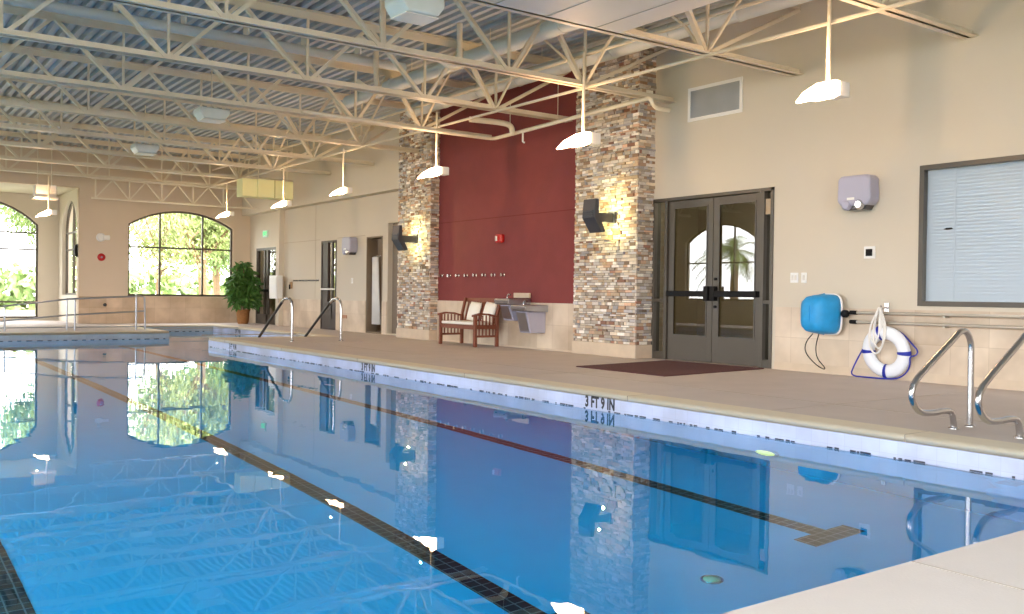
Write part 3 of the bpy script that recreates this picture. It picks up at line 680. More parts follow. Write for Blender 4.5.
# duct box far away, its yellow is lamplight put into the colour
yb = thing('diffuser_box', (9.2, 24.2, 3.8), 'rectangular duct box hanging near the far end, yellow lamplight painted into its colour', 'duct')
MB().box(9.0, 9.98, 24.0, 24.5, 3.5, 3.97).build('box_body', M['duct_lamplit'], yb, bevel=.01)
MB().box(8.6, 8.999, 24.05, 24.5, 3.5, 3.97).build('box_inlet', M['duct_lamplit'], yb, bevel=.01)
MB().box(9.45, 9.47, 23.985, 24.0, 3.5, 3.97).build('seam', mat('seam_lamplit_yellow', (190, 184, 110), .6), yb)
for x in (9.1, 9.9): MB().tube([(x, 24.25, 3.97), (x, 24.25, ZC)], .015, 8).build('hanger_rod', M['steel'], yb)
wb2 = thing('duct_box', (4.3, 26.2, 3.2), 'small white rectangular duct box hanging before the alcove', 'duct')
MB().box(4.02, 4.5, 26.0, 26.4, 3.3, 3.62).build('box_body', M['ductwhite'], wb2, bevel=.01)
MB().box(3.98, 4.54, 25.96, 26.44, 3.26, 3.3).build('diffuser_lip', M['ductwhite'], wb2)
for x in (4.1, 4.42): MB().tube([(x, 26.2, 3.62), (x, 26.2, ZC)], .015, 8).build('hanger_rod', M['steel'], wb2)

# low-bay luminaires (boxes with a warm diffuser)
def lowbay():
    root = thing('ceiling_light', (0, 0, 0), '', 'light')
    MB().prism([(-.26, .0), (-.18, -.10), (.18, -.10), (.26, 0), (.26, .09), (-.26, .09)], -.2, .2, 'y').build('lamp_housing', M['teal_case'], root, bevel=.02)
    MB().prism([(-.2, -.105), (.2, -.105), (.2, -.12), (-.2, -.12)], -.17, .17, 'y').build('diffuser', M['lowbay'], root, bevel=.006)
    MB().tube([(0, 0, .09), (0, 0, .95)], .012, 8).build('hanging_rod', M['steel'], root)
    return root
spots = [((4.98, 8.75, 4.04), 'boxy low bay ceiling light at the top edge, nearest of the three'), ((5.3, 16.4, 4.08), 'boxy low bay ceiling light in the middle of the three'), ((5.45, 21.35, 4.08), 'boxy low bay ceiling light farthest of the three')]
lb = lowbay()
for i, (p, lab) in enumerate(spots):
    if i == 0: lb.location = p; lb['label'] = lab; lb['group'] = 'boxy ceiling lights between the trusses'
    else: copy_thing(lb, p, lab, 'boxy ceiling lights between the trusses')

# pendant floodlights
def pendant():
    root = thing('pendant_light', (0, 0, 0), '', 'light')
    MB().tube([(0, 0, .02), (0, 0, 1.2)], .024, 10).build('hanging_rod', M['steel'], root)
    MB().box(.05, .26, -.1, .1, -.12, .05).build('ballast_box', M['white'], root, bevel=.012)
    l = MB(); l.prism([(-.40, -.22), (-.28, -.10), (-.04, .035), (.045, .03), (.045, -.12), (-.06, -.17), (-.22, -.18), (-.38, -.235)], -.13, .13, 'y'); l.build('lamp_lens', M['lamp'], root, bevel=.015)
    MB().tube([(0, 0, .0), (0, 0, .04)], .035, 10).build('swivel', M['white'], root)
    return root
PEND = [((8.86, 6.38, 3.36), 'lit hanging floodlight nearest the camera, in front of the bare cream wall'), ((8.86, 10.56, 3.35), 'lit hanging floodlight in front of the right stone column'),
        ((8.86, 14.7, 3.28), 'lit hanging floodlight beside the left edge of the red wall'), ((8.86, 18.57, 3.24), 'lit hanging floodlight just left of the left stone column'),
        ((8.86, 21.9, 3.2), 'lit hanging floodlight in front of the lamplit yellow duct box'), ((8.86, 26.0, 3.2), 'lit hanging floodlight by the arched window right edge'),
        ((4.3, 25.9, 2.95), 'lit hanging floodlight before the alcove, under the white duct box')]
pd = pendant()
for i, (p, lab) in enumerate(PEND):
    if i == 0: pd.location = p; pd['label'] = lab; pd['group'] = 'hanging floodlights'
    else:
        c_ = copy_thing(pd, p, lab, 'hanging floodlights')
        if i >= 2: c_.scale = (.86,) * 3 if i == 2 else (.72,) * 3
bpy.data.lights  # (lamps below)

# ------------------------------------------------------------------ wall sconces
def sconce():
    root = thing('wall_sconce', (0, 0, 0), '', 'light')
    # origin at the wall; X negative is out from the wall
    out = [(-.52, .28), (-.40, .28), (-.385, .0), (-.30, -.26), (-.43, -.26), (-.52, -.05)]
    MB().prism([(-.50, .27), (-.43, .27), (-.42, .03), (-.28, -.25), (-.36, -.27), (-.53, -.03)], -.15, .15, 'y').build('shade', M['sconce'], root, bevel=.006)
    for k in range(4): MB().box(-.54, -.50, -.12, .12, .07 - k * .035, .085 - k * .035).build('shade_rib', M['sconce'], root)
    MB().box(-.45, .0, -.06, .06, -.09, .06).build('arm', M['sconce'], root, bevel=.004)
    MB().box(-.03, .0, -.08, .08, -.1, .1).build('back_plate', M['sconce'], root, bevel=.004)
    return root
SC = [((10.39, 11.6, 2.30), 'angular charcoal wall sconce glowing on the right stone column'), ((10.32, 17.95, 2.2), 'angular charcoal wall sconce glowing on the left stone column')]
s0 = sconce()
for i, (p, lab) in enumerate(SC):
    if i == 0: s0.location = p; s0['label'] = lab; s0['group'] = 'wall sconces on the stone columns'
    else: copy_thing(s0, p, lab, 'wall sconces on the stone columns')
def light(kind, loc, power, color, size=.1, rot=None, sy=None, spot=None, portal=False):
    d = bpy.data.lights.new('lamp', kind); d.energy = power; d.color = color
    if kind in ('POINT', 'SPOT'): d.shadow_soft_size = size
    if kind == 'SPOT': d.spot_size = spot or 1.2; d.spot_blend = .6
    if kind == 'AREA': d.shape = 'RECTANGLE'; d.size = size; d.size_y = sy or size
    o = bpy.data.objects.new('lamp_source', d); COL.objects.link(o); o.location = loc
    if rot: o.rotation_euler = rot
    if portal: d.cycles.is_portal = True
    return o
for p, _ in SC:
    light('POINT', (p[0] - .2, p[1], p[2] + .16), 15, (1, .84, .34), .012); light('POINT', (p[0] - .16, p[1] - .05, p[2] - .2), 12, (1, .84, .34), .012)

# ------------------------------------------------------------------ wall fittings, right wall
def dispenser(c, sx, label):
    root = thing('hand_dryer', c, label, 'dryer')
    X, Y_, Z = c; w = .26 * sx; h = .24 * sx
    pr = [(Y_ - w, Z - h * .45), (Y_ - w * .97, Z + h * .8), (Y_ - w * .8, Z + h), (Y_ + w * .8, Z + h), (Y_ + w * .97, Z + h * .8), (Y_ + w, Z - h * .45), (Y_ + w * .8, Z - h * .75), (Y_ - w * .8, Z - h * .75)]
    MB().prism(pr, X - .24 * sx, X, 'x').build('cover', M['grey_plastic'], root, bevel=.035 * sx)
    MB().prism([(Y_ - w * .85, Z - h * .55), (Y_ + w * .85, Z - h * .55), (Y_ + w * .55, Z - h), (Y_ - w * .55, Z - h)], X - .2 * sx, X, 'x').build('lower_body', M['dark_plastic'], root, bevel=.02 * sx)
    MB().lathe([(.07 * sx, 0), (.075 * sx, -.04 * sx), (.05 * sx, -.07 * sx)], (X - .19 * sx, Y_ - .09 * sx, Z - h * .7), 18, 'x').build('nozzle', M['chrome'], root)
    MB().lathe([(.07 * sx, 0), (.075 * sx, -.04 * sx), (.05 * sx, -.07 * sx)], (X - .19 * sx, Y_ + .11 * sx, Z - h * .7), 18, 'x').build('nozzle', M['grey_plastic'], root)
    MB().box(X - .25 * sx, X - .235 * sx, Y_ - .02, Y_ + .09 * sx, Z - h * .42, Z - h * .28).build('badge', M['white'], root)
    return root
dispenser((XW, 7.20, 2.37), .93, 'grey plastic wall dryer high on the cream wall beside the office window')
dispenser((XW, 21.95, 2.2), .95, 'grey plastic wall dryer between the far doorways')
th = thing('thermostat', (XW, 7.09, 1.6), 'small square black and white wall thermostat left of the office window', 'thermostat')
MB().box(XW - .02, XW, 7.005, 7.165, 1.525, 1.685).build('back_plate', M['white'], th, bevel=.006)
MB().box(XW - .035, XW - .02, 7.04, 7.13, 1.56, 1.65).build('display', M['black'], th, bevel=.004)
def switch(y, z, w, label, n=2):
    r = thing('light_switch', (XW, y, z), label, 'switch'); MB().box(XW - .012, XW, y - w / 2, y + w / 2, z - .07, z + .07).build('wall_plate', M['white'], r, bevel=.004)
    for k in range(n):
        yy = y + (k - (n - 1) / 2) * .05; MB().box(XW - .02, XW - .01, yy - .015, yy + .015, z - .035, z + .035).build('rocker', mat('ivory', (214, 210, 204), .4), r, bevel=.003)
switch(8.25, 1.29, .13, 'double white light switch beside the double doors, nearer the door frame'); switch(8.09, 1.29, .09, 'single white light switch plate, the one farther from the doors', 1)
switch(22.0, 1.31, .1, 'small switch plate below the far wall dryer', 1)
vt = thing('wall_vent', (XW, 9.76, 4.0), 'rectangular grey air grille with white frame high on the cream wall', 'vent')
mb = MB(); frame_ring(mb, 'x', XW - .02, .03, rectpts(9.22, 10.3, 3.73, 4.25), .05); mb.build('vent_frame', M['white'], vt)
mb = MB(); z = 3.79
while z < 4.2: mb.box(-.012, .012, -.5, .5, -.002, .002, mx=Matrix.Translation((XW - .008, 9.76, z)) @ Matrix.Rotation(math.radians(45), 4, 'Y')); z += .016
mb.box(XW - .002, XW + .001, 9.26, 10.26, 3.77, 4.21); mb.build('vent_grille', M['vent'], vt)

# rescue poles, hook, skimmer net, ring buoy
for z, y1, lab in ((.83, 7.30, 'long aluminium pole hung on the wall, upper of the pair below the office window'), (.71, 7.30, 'long aluminium pole hung on the wall, lower of the pair below the office window')):
    p = thing('pool_pole', (XW - .09, 4.5, z), lab, 'pole', 'aluminium pool poles on the wall')
    MB().tube([(XW - .09, 1.2, z), (XW - .09, y1 - .1, z)], .02, 12).build('pole_tube', M['pole'], p)
    MB().tube([(XW - .09, y1 - .1, z), (XW - .09, y1, z)], .026, 12).build('pole_grip', M['black'], p)
    for y in (2.0, 4.5, 6.0): MB().box(XW - .115, XW - .018, y, y + .03, z - .035, z - .015).build('wall_clip', M['pole'], p)
sk = thing('skimmer_net', (XW - .2, 7.6, .8), 'blue pool skimmer net bag with white rim hanging at the pole ends', 'net')
def bag():
    mb = MB(); n_ = 32; vs = []; e = .5
    prof = [(0, 1, 0), (.07, 1.0, .01), (.16, .97, .03), (.25, .9, .05), (.31, .76, .06), (.33, .5, .06)]
    for d, s_, sh in prof:
        for k in range(n_):
            a = 2 * PI * k / n_; ca, sa = math.cos(a), math.sin(a)
            yy = .195 * s_ * math.copysign(abs(ca) ** e, ca); zz = .262 * s_ * math.copysign(abs(sa) ** e, sa)
            vs.append((XW - .13 - d, 7.60 + yy + sh, .80 + zz))
    fs = [(i * n_ + k, i * n_ + (k + 1) % n_, (i + 1) * n_ + (k + 1) % n_, (i + 1) * n_ + k) for i in range(len(prof) - 1) for k in range(n_)]
    fs.append(tuple((len(prof) - 1) * n_ + k for k in range(n_)))
    return mb.add(vs, fs, smooth=True), vs[:n_]
bg, rim = bag(); o = bg.build('net_bag', M['blue_net'], sk); s_ = o.modifiers.new('s', 'SOLIDIFY'); s_.thickness = .004
MB().tube([(v[0] + .008, v[1], v[2]) for v in rim], .016, 8, closed=True).build('net_rim', M['white'], sk)
MB().tube(smooth_path([(XW - .14, 7.66, 1.065), (XW - .36, 7.67, 1.03), (XW - .465, 7.66, .93), (XW - .465, 7.66, .68), (XW - .36, 7.67, .57), (XW - .14, 7.66, .535)], 2), .012, 8).build('net_seam', M['blue_net'], sk)
MB().lathe([(.035, 0), (.05, -.02), (.05, -.07), (.03, -.09)], (XW - .12, 7.40, .81), 14, 'y').build('pole_socket', M['black'], sk)
lp = smooth_path([(XW - .24, 7.76, .535), (XW - .2, 7.9, .42), (XW - .18, 7.93, .28), (XW - .16, 7.78, .13), (XW - .15, 7.64, .06), (XW - .15, 7.62, .09), (XW - .17, 7.74, .2), (XW - .18, 7.76, .36), (XW - .22, 7.68, .535)], 3)
o = MB().tube(lp, .007, 8).build('cable_loop', M['black']); tag(o, 'thin black cable loop hanging below the blue net', 'cable')

rg = thing('ring_buoy', (XW - .12, 6.77, .02), 'white ring buoy with blue straps leaning on the wall below the hook', 'life ring')
RC = Vector((XW - .1, 6.77, .345)); RA, RB = .245, .085
tilt = Matrix.Rotation(math.radians(-7), 3, 'Y')
def ringp(a, r=RA, d=0): return RC + tilt @ Vector((d, -r * math.cos(a), r * math.sin(a)))
vs = []; fs = []; NA, NB = 48, 14
for i in range(NA):
    a = 2 * PI * i / NA
    for j in range(NB):
        b = 2 * PI * j / NB; vs.append(ringp(a, RA + RB * math.cos(b), .055 * math.sin(b)))
for i in range(NA):
    for j in range(NB): fs.append((i * NB + j, ((i + 1) % NA) * NB + j, ((i + 1) % NA) * NB + (j + 1) % NB, i * NB + (j + 1) % NB))
MB().add(vs, fs, smooth=True).build('ring', M['ring_white'], rg)
for a0 in (.0, PI / 2 + .25, PI, 3 * PI / 2 - .05):
    sv = []; sf = []
    for i in range(5):
        a = a0 - .085 + .17 * i / 4
        for j in range(NB): b = 2 * PI * j / NB; sv.append(ringp(a, RA + (RB + .005) * math.cos(b), .061 * math.sin(b)))
    for i in range(4):
        for j in range(NB): sf.append((i * NB + j, (i + 1) * NB + j, (i + 1) * NB + (j + 1) % NB, i * NB + (j + 1) % NB))
    MB().add(sv, sf, smooth=True).build('strap', M['blue_strap'], rg)
gr = [Vector((XW - .1, a, max(b, .012))) for a, b in [(6.72, .63), (6.58, .60), (6.44, .47), (6.34, .38), (6.37, .32), (6.45, .31), (6.43, .2), (6.48, .09), (6.60, .02), (6.79, .0), (7.0, .0), (7.25, .0), (7.21, .14), (7.12, .33), (7.04, .48), (6.93, .64), (6.84, .74)]]
for g in gr: g.x += (g.z - .345) * -math.tan(math.radians(-7)) * 1.0
gr = smooth_path(gr, 2)
MB().tube(gr, .0095, 8).build('grab_line', M['blue_strap'], rg)
hk = thing('wall_hook', (XW, 6.82, .9), 'small metal hook holding the white rescue rope', 'hook')
MB().tube(smooth_path([(XW - .0, 6.82, .9), (XW - .09, 6.82, .9), (XW - .14, 6.82, .87), (XW - .15, 6.82, .93)], 2), .01, 8).build('hook_arm', M['chrome'], hk)
MB().box(XW - .03, XW - .018, 6.79, 6.85, .84, .96).build('hook_plate', M['chrome'], hk)
rp = thing('rescue_rope', (XW - .13, 6.82, .5), 'looped white rescue rope hanging from the hook over the ring buoy', 'rope')
rr = random.Random(5)
for k in range(5):
    w = .025 + .022 * k; L = .32 + .07 * k; x = XW - .15 - .008 * k; sh = -.02 + .035 * (k % 3) ; y0 = 6.83
    pts = [(x, y0, .9), (x - .01, y0 + w + sh, .9 - L * .45), (x - .01, y0 + w * .9 + sh, .9 - L * .85), (x - .015, y0 + sh, .9 - L), (x - .02, y0 - w * .8 + sh, .9 - L * .8), (x - .015, y0 - w + sh, .9 - L * .4), (x, y0 - .01, .9)]
    MB().tube(smooth_path(pts, 3), .012, 8).build('rope_loop', M['rope'], rp)

# near grab rails: both feet stand on the deck, the loop reaches out over the edge
def grab_rail():
    root = thing('grab_rail', (0, 0, 0), '', 'handrail')
    P = [(.08, 0, -.0), (.08, 0, .56), (.075, 0, .68), (0.0, 0, .765), (-.1, 0, .76), (-.17, 0, .71), (-.62, 0, .46), (-.74, 0, .37), (-.76, 0, .27), (-.66, 0, .165), (-.5, 0, .145), (-.3, 0, .155), (-.19, 0, .14), (-.16, 0, .05), (-.16, 0, 0)]
    MB().tube(smooth_path(P, 2), .024, 16).build('rail_tube', M['chrome'], root)
    for x in (.08, -.16): MB().lathe([(.04, 0), (.04, .008), (.027, .016)], (x, 0, .004), 20).build('foot_flange', M['chrome'], root)
    return root
g0 = grab_rail(); g0.location = (7.21, 3.88, 0); g0['label'] = 'polished steel loop grab rail on the deck, the one fully in view'; g0['group'] = 'steel grab rails at the near pool edge'
copy_thing(g0, (7.17, 3.36, 0), 'polished steel loop grab rail cut off by the right picture edge', 'steel grab rails at the near pool edge')

# far stair rails
def stair_rail():
    root = thing('stair_handrail', (0, 0, 0), '', 'handrail')
    P = [(0, 0, 0), (0, 0, .72), (0, .05, .84), (0, .2, .88), (0, .42, .86), (0, .55, .78)]
    MB().tube(smooth_path(P, 2), .027, 14).build('rail_post', M['chrome'], root)
    MB().tube([(0, .53, .795), (0, 2.0, -.10), (0, 2.35, -.42)], .029, 14).build('rail_grip', M['darkpipe'], root)
    MB().lathe([(.05, 0), (.05, .01), (.03, .02)], (0, 0, .002), 18).build('foot_flange', M['chrome'], root)
    return root
r0 = stair_rail(); r0.location = (7.45, 17.9, 0); r0['label'] = 'steel pool stair handrail with dark grip, the one nearer the far corner'; r0['group'] = 'stair handrails at the side pool steps'
copy_thing(r0, (8.5, 17.85, 0), 'steel pool stair handrail with dark grip, the one nearer the stone column', 'stair handrails at the side pool steps')

# ramp railing at the far left
rl = thing('ramp_railing', (3, 24.6, 0), 'low grey tube railing with double posts at the far pool ramp', 'railing')
def ztop(x): return .20 + .118 * x if x < 4.5 else .73 + .06 * (x - 4.5)
MB().tube([(.5, 24.6, ztop(.5) ), (3.1, 24.6, .575), (4.5, 24.6, .755), (6.2, 24.6, .85), (6.3, 24.6, .82), (6.32, 24.6, .0)], .022, 10).build('top_rail', M['brushed'], rl)
MB().tube([(.5, 24.6, .0), (3.1, 24.6, .235), (4.5, 24.6, .37), (6.3, 24.6, .47)], .02, 10).build('lower_rail', M['brushed'], rl)
MB().tube([(.5, 24.6, .07), (6.3, 24.6, .08)], .014, 8).build('bottom_rail', M['brushed'], rl)
for x in (3.0, 3.17, 4.5, 4.68, 6.1):
    MB().tube([(x, 24.6, 0), (x, 24.6, .575 + (x - 3.1) * .1 + .02)], .02, 10).build('post', M['brushed'], rl)

# ------------------------------------------------------------------ red wall fittings
st = thing('fire_alarm', (10.55, 15.0, 2.1), 'red fire alarm strobe on the red wall', 'alarm')
MB().box(10.47, 10.55, 14.9, 15.12, 2.02, 2.18).build('alarm_body', M['strobe'], st, bevel=.02)
MB().box(10.44, 10.47, 15.03, 15.08, 2.05, 2.15).build('strobe_lens', M['white'], st, bevel=.008)
def hooks(x, y0, y1, z, n_, lab, mm, sc=1.0):
    for k in range(n_):
        y = y0 + (y1 - y0) * k / (n_ - 1)
        if k == 0:
            proto = thing('coat_hook', (x, y, z), lab, 'hook', lab)
            MB().lathe([(q_[0] * sc, q_[1] * sc) for q_ in [(.036, 0), (.036, -.012), (.016, -.02), (.016, -.05), (.036, -.058), (.03, -.08)]], (x, y, z), 14, 'x').build('hook_peg', mm, proto)
        else: copy_thing(proto, (x, y, z), lab, lab)
hooks(10.55, 14.9, 17.2, 1.39, 8, 'small metal peg in the row of robe hooks on the red wall', M['chrome'])
hooks(XW, 24.1, 25.7, 1.33, 9, 'small dark peg in the row of hooks on the cream wall', M['dark_plastic'], .72)

# drinking fountains
def fountain(y0, y1, zt, zb, label, back):
    r = thing('drinking_fountain', (10.53, (y0 + y1) / 2, zb), label, 'fountain', 'steel drinking fountains under the red wall')
    X = 10.53
    MB().prism([(X, zt), (X - .5, zt), (X - .52, zt - .03), (X - .5, zt - .11), (X, zt - .13)], y0, y1, 'y').build('basin', M['brushed'], r, bevel=.012)
    MB().prism([(X, zt - .12), (X - .44, zt - .12), (X - .34, zb), (X, zb)], y0 + .07, y1 - .07, 'y').build('housing', M['grey_plastic'], r, bevel=.012)
    ym = (y0 + y1) / 2
    MB().box(X - .506, X - .49, y0 + .06, y1 - .06, zt - .095, zt - .04).build('push_strip', M['dark_plastic'], r)
    MB().tube(smooth_path([(X - .3, y1 - .12, zt - .01), (X - .3, y1 - .12, zt + .05), (X - .3, y1 - .16, zt + .09), (X - .3, y1 - .22, zt + .07)], 2), .014, 8).build('bubbler', M['chrome'], r)
    MB().lathe([(.13, .002), (.11, -.004), (.02, -.012)], (X - .27, ym, zt + .003), 22).build('bowl', M['dark_plastic'], r)
    MB().prism([(X - .45, zt - .14), (X - .42, zt - .14), (X - .33, zb + .03), (X - .355, zb + .03)], y0 + .1, y1 - .1, 'y').build('front_panel', M['brushed'], r)
fountain(14.0, 14.46, .93, .52, 'steel wall drinking fountain, the higher one next to the bench', True)
fountain(13.47, 13.94, .82, .31, 'steel wall drinking fountain, the lower one with a grey housing', True)
o = MB().box(10.49, 10.529, 14.0, 14.5, .945, 1.04).build('splash_panel', M['base_stone'], bevel=.005); tag(o, 'tan splash panel on the wall behind the higher fountain', 'panel')

# bench
bn = thing('wooden_bench', (10.1, 15.35, 0), 'red brown slatted wooden bench in front of the red wall', 'bench')
BY0, BY1, BXf, BXb = 14.8, 16.05, 9.82, 10.32
for y in (BY0, BY1):
    MB().box(BXf - .03, BXf + .03, y - .03, y + .03, 0, .6).build('leg', M['wood'], bn, bevel=.005)
    MB().box(BXb - .03, BXb + .03, y - .03, y + .03, 0, .6).build('leg', M['wood'], bn, bevel=.005)
    MB().bar((BXb, y, .58), (BXb + .09, y, .93), .05, .05, up=(0, 1, 0)).build('back_post', M['wood'], bn, bevel=.004)
    arm = MB(); pts = [(BXf - .06, .57), (BXf + .1, .61), (BXf + .3, .60), (BXb + .02, .55), (BXb + .02, .58), (BXf + .3, .635), (BXf + .1, .645), (BXf - .06, .61)]
    arm.prism(pts, y - .035, y + .035, 'y'); ar = arm.build('armrest', M['wood'], bn)
    for k in range(5): x = BXf + .09 + k * .08; MB().box(x - .012, x + .012, y - .01, y + .01, .2, .6).build('arm_slat', M['wood'], bn)
    MB().box(BXf, BXb, y - .018, y + .018, .18, .22).build('side_rail', M['wood'], bn); MB().box(BXf, BXb, y - .018, y + .018, .34, .40).build('side_rail', M['wood'], bn)
b = MB()
for k in range(6): x = BXf + .02 + k * .09; b.box(x, x + .07, BY0, BY1, .39, .412)
b.box(BXf - .01, BXf + .015, BY0, BY1, .33, .4); b.build('seat', M['wood'], bn, bevel=.003)
mx = Matrix.Translation((BXb + .02, 0, .44)) @ Matrix.Rotation(math.radians(14), 4, 'Y')
b = MB(); b.box(-.02, .02, BY0, BY1, .42, .5, mx=mx); b.box(-.02, .02, BY0, BY1, .0, .05, mx=mx); y = BY0 + .05
while y < BY1 - .03: b.box(-.009, .009, y, y + .04, .04, .43, mx=mx); y += .085
b.box(-.022, .022, (BY0 + BY1) / 2 - .025, (BY0 + BY1) / 2 + .025, 0, .5, mx=mx)
b.build('backrest', M['wood'], bn)
o = MB().box(BXf - .02, BXb - .03, BY0 + .05, BY1 - .05, .414, .47).build('seat_cushion', M['cushion'], bevel=.018); tag(o, 'long white seat cushion lying on the wooden bench', 'cushion')
for yy, lab in ((15.08, 'square white pillow leaning on the bench back, nearer the fountains'), (15.62, 'square white pillow leaning on the bench back, nearer the left column')):
    mp = Matrix.Translation((BXb - .05, yy, .47)) @ Matrix.Rotation(math.radians(16), 4, 'Y') @ Matrix.Rotation(math.radians(4), 4, 'X')
    pb = MB(); NN = 9; vs = []; fs = []
    for s in (-1, 1):
        for i in range(NN):
            for j in range(NN):
                u, v = -1 + 2 * i / (NN - 1), -1 + 2 * j / (NN - 1); th_ = .055 * max(0, (1 - u ** 4) * (1 - v ** 4)) ** .5 + .004
                vs.append(mp @ Vector((s * th_, u * .19, .2 + v * .19)))
    for s in range(2):
        for i in range(NN - 1):
            for j in range(NN - 1): a = s * NN * NN + i * NN + j; fs.append((a, a + 1, a + NN + 1, a + NN))
    E_ = [i * NN for i in range(NN)] + [(NN - 1) * NN + j for j in range(1, NN)] + [i * NN + NN - 1 for i in range(NN - 2, -1, -1)] + [j for j in range(NN - 2, 0, -1)]
    for a, b_ in zip(E_, E_[1:] + E_[:1]): fs.append((a, b_, b_ + NN * NN, a + NN * NN))
    tag(pb.add(vs, fs, smooth=True).build('pillow', M['cushion']), lab, 'pillow', 'white pillows on the bench')

# ------------------------------------------------------------------ far wall fittings
hn = thing('wall_horn', (6.33, YF, 2.53), 'round white emergency light on the tan end wall', 'alarm')
MB().lathe([(.13, 0), (.13, -.03), (.09, -.06)], (6.28, YF, 2.53), 24, 'y').build('dome', M['white'], hn); MB().box(6.33, 6.52, YF - .09, YF, 2.46, 2.6).build('lamp_head', M['white'], hn, bevel=.02)
bz = thing('alarm_bell', (6.3, YF, 1.95), 'round red fire bell on the tan end wall', 'alarm')
MB().lathe([(.11, 0), (.11, -.02), (.08, -.05), (.03, -.06)], (6.3, YF, 1.95), 24, 'y').build('gong', M['strobe'], bz); MB().lathe([(.03, -.06), (.02, -.075)], (6.3, YF, 1.95), 14, 'y').build('gong_cap', M['grey_plastic'], bz)
o = MB().lathe([(.05, 0), (.05, -.03), (.02, -.04)], (6.4, YF - .02, .55), 16, 'y').build('wall_spigot', M['dark_plastic']); tag(o, 'small round metal fitting in the tile below the red bell', 'fitting')
sp_ = thing('wall_speaker', (XA1 - .02, 29.55, 2.1), 'narrow black wall speaker in the alcove corner', 'speaker')
MB().prism([(XA1 - .02, 1.93), (XA1 - .09, 1.98), (XA1 - .11, 2.13), (XA1 - .09, 2.27), (XA1 - .02, 2.32)], 29.45, 29.6, 'y').build('speaker_box', M['black'], sp_, bevel=.01)
MB().box(XA1 - .02, XA1 + .0, 29.48, 29.57, 2.05, 2.2).build('bracket', M['white'], sp_)
# exit sign
ex = thing('exit_sign', (XW, 28.0, 2.8), 'green lit EXIT sign above the far glass door', 'sign')
MB().box(XW - .05, XW, 27.82, 28.18, 2.68, 2.9).build('sign_case', mat('pale_green_case', (200, 232, 214), .4), ex, bevel=.008)
t_ = txt('EXIT', 'sign_lettering', .15, Matrix.Translation((XW - .052, 28.0, 2.79)) @ FACE_NX, M['exitg'], ex)
# white box & clip board by the far door
o = thing('towel_cabinet', (XW - .16, 26.6, .9), 'white wall cabinet beside the far glass door', 'cabinet')
MB().box(XW - .34, XW - .161, 26.25, 26.85, .80, 1.48).build('cabinet_body', M['white'], o, bevel=.01)
MB().box(XW - .355, XW - .34, 26.29, 26.81, .86, 1.44).build('cabinet_door', M['white'], o, bevel=.004)
tel = thing('wall_phone', (XW, 25.95, 1.2), 'small dark wall phone left of the row of pegs', 'phone')
MB().box(XW - .05, XW, 25.9, 26.02, 1.1, 1.3).build('phone_body', mat('tan_phone', (170, 140, 110), .5), tel, bevel=.01)
MB().box(XW - .09, XW - .05, 25.93, 25.98, 1.08, 1.22).build('handset', M['black'], tel, bevel=.01)
o = MB().box(XW - .04, XW - .02, 22.25, 22.5, .33, .42).build('floor_outlet', mat('brass_plate', (170, 120, 90), .4), bevel=.004); tag(o, 'small brown outlet plate low on the tiled wall', 'outlet')

# ------------------------------------------------------------------ potted plant
pp = thing('potted_plant', (10.17, 28.3, 0), 'bushy green potted ficus in a wicker pot by the arched window', 'plant')
PC = (10.17, 28.3)
MB().lathe([(.15, 0), (.18, .1), (.20, .38), (.22, .4), (.22, .44), (.18, .44), (.18, .38)], (PC[0], PC[1], 0), 26).build('pot', M['pot'], pp)
MB().lathe([(.18, .38), (.02, .41)], (PC[0], PC[1], 0), 20).build('soil', M['soil'], pp)
rnd = random.Random(9); stm = MB()
for k in range(7):
    a = rnd.uniform(0, 2 * PI); t = rnd.uniform(.1, .35)
    stm.tube(smooth_path([(PC[0] + .05 * math.cos(a), PC[1] + .05 * math.sin(a), .38), (PC[0] + t * .4 * math.cos(a), PC[1] + t * .4 * math.sin(a), 1.0), (PC[0] + t * math.cos(a), PC[1] + t * math.sin(a), 1.7)], 1), [.016] * 7 if False else .013, 6)
stm.build('stem', M['trunk'], pp)
def leaves(n_, c, rx, ry, rz, size, rnd, droop=.4, shell=.5, asp=.35):
    mb = MB()
    for _ in range(n_):
        while True:
            u = Vector((rnd.uniform(-1, 1), rnd.uniform(-1, 1), rnd.uniform(-1, 1)))
            if shell < u.length < 1: break
        p = Vector(c) + Vector((u.x * rx, u.y * ry, u.z * rz)); L = size * rnd.uniform(.6, 1.3)
        d = Vector((u.x + rnd.uniform(-.7, .7), u.y + rnd.uniform(-.7, .7), rnd.uniform(-.9, .5) - droop)).normalized()
        s = d.cross(Vector((rnd.uniform(-1, 1), rnd.uniform(-1, 1), rnd.uniform(-1, 1)))).normalized() * L * asp
        nn = d.cross(s).normalized() * L * .08
        mb.add([p, p + d * L * .45 + s + nn, p + d * L, p + d * L * .45 - s + nn], [(0, 1, 2), (0, 2, 3)])
    return mb
FO = MB()
for (dx, dy, dz, rr_, rz_) in [(0, 0, 1.45, .26, .42), (.2, -.05, 1.2, .26, .4), (-.2, 0, 1.25, .25, .38), (.05, -.15, .95, .3, .3), (-.22, -.05, .85, .22, .3), (.25, 0, .8, .2, .28), (.0, 0, 1.7, .14, .22)]:
    q_ = leaves(190, (PC[0] + dx, PC[1] + dy, dz), rr_ * 1.05, rr_, rz_ * 1.05, .24, rnd, shell=.1, asp=.2); FO.add(q_.v, q_.f)
FO.build('foliage', M['leaf_dark'], pp)

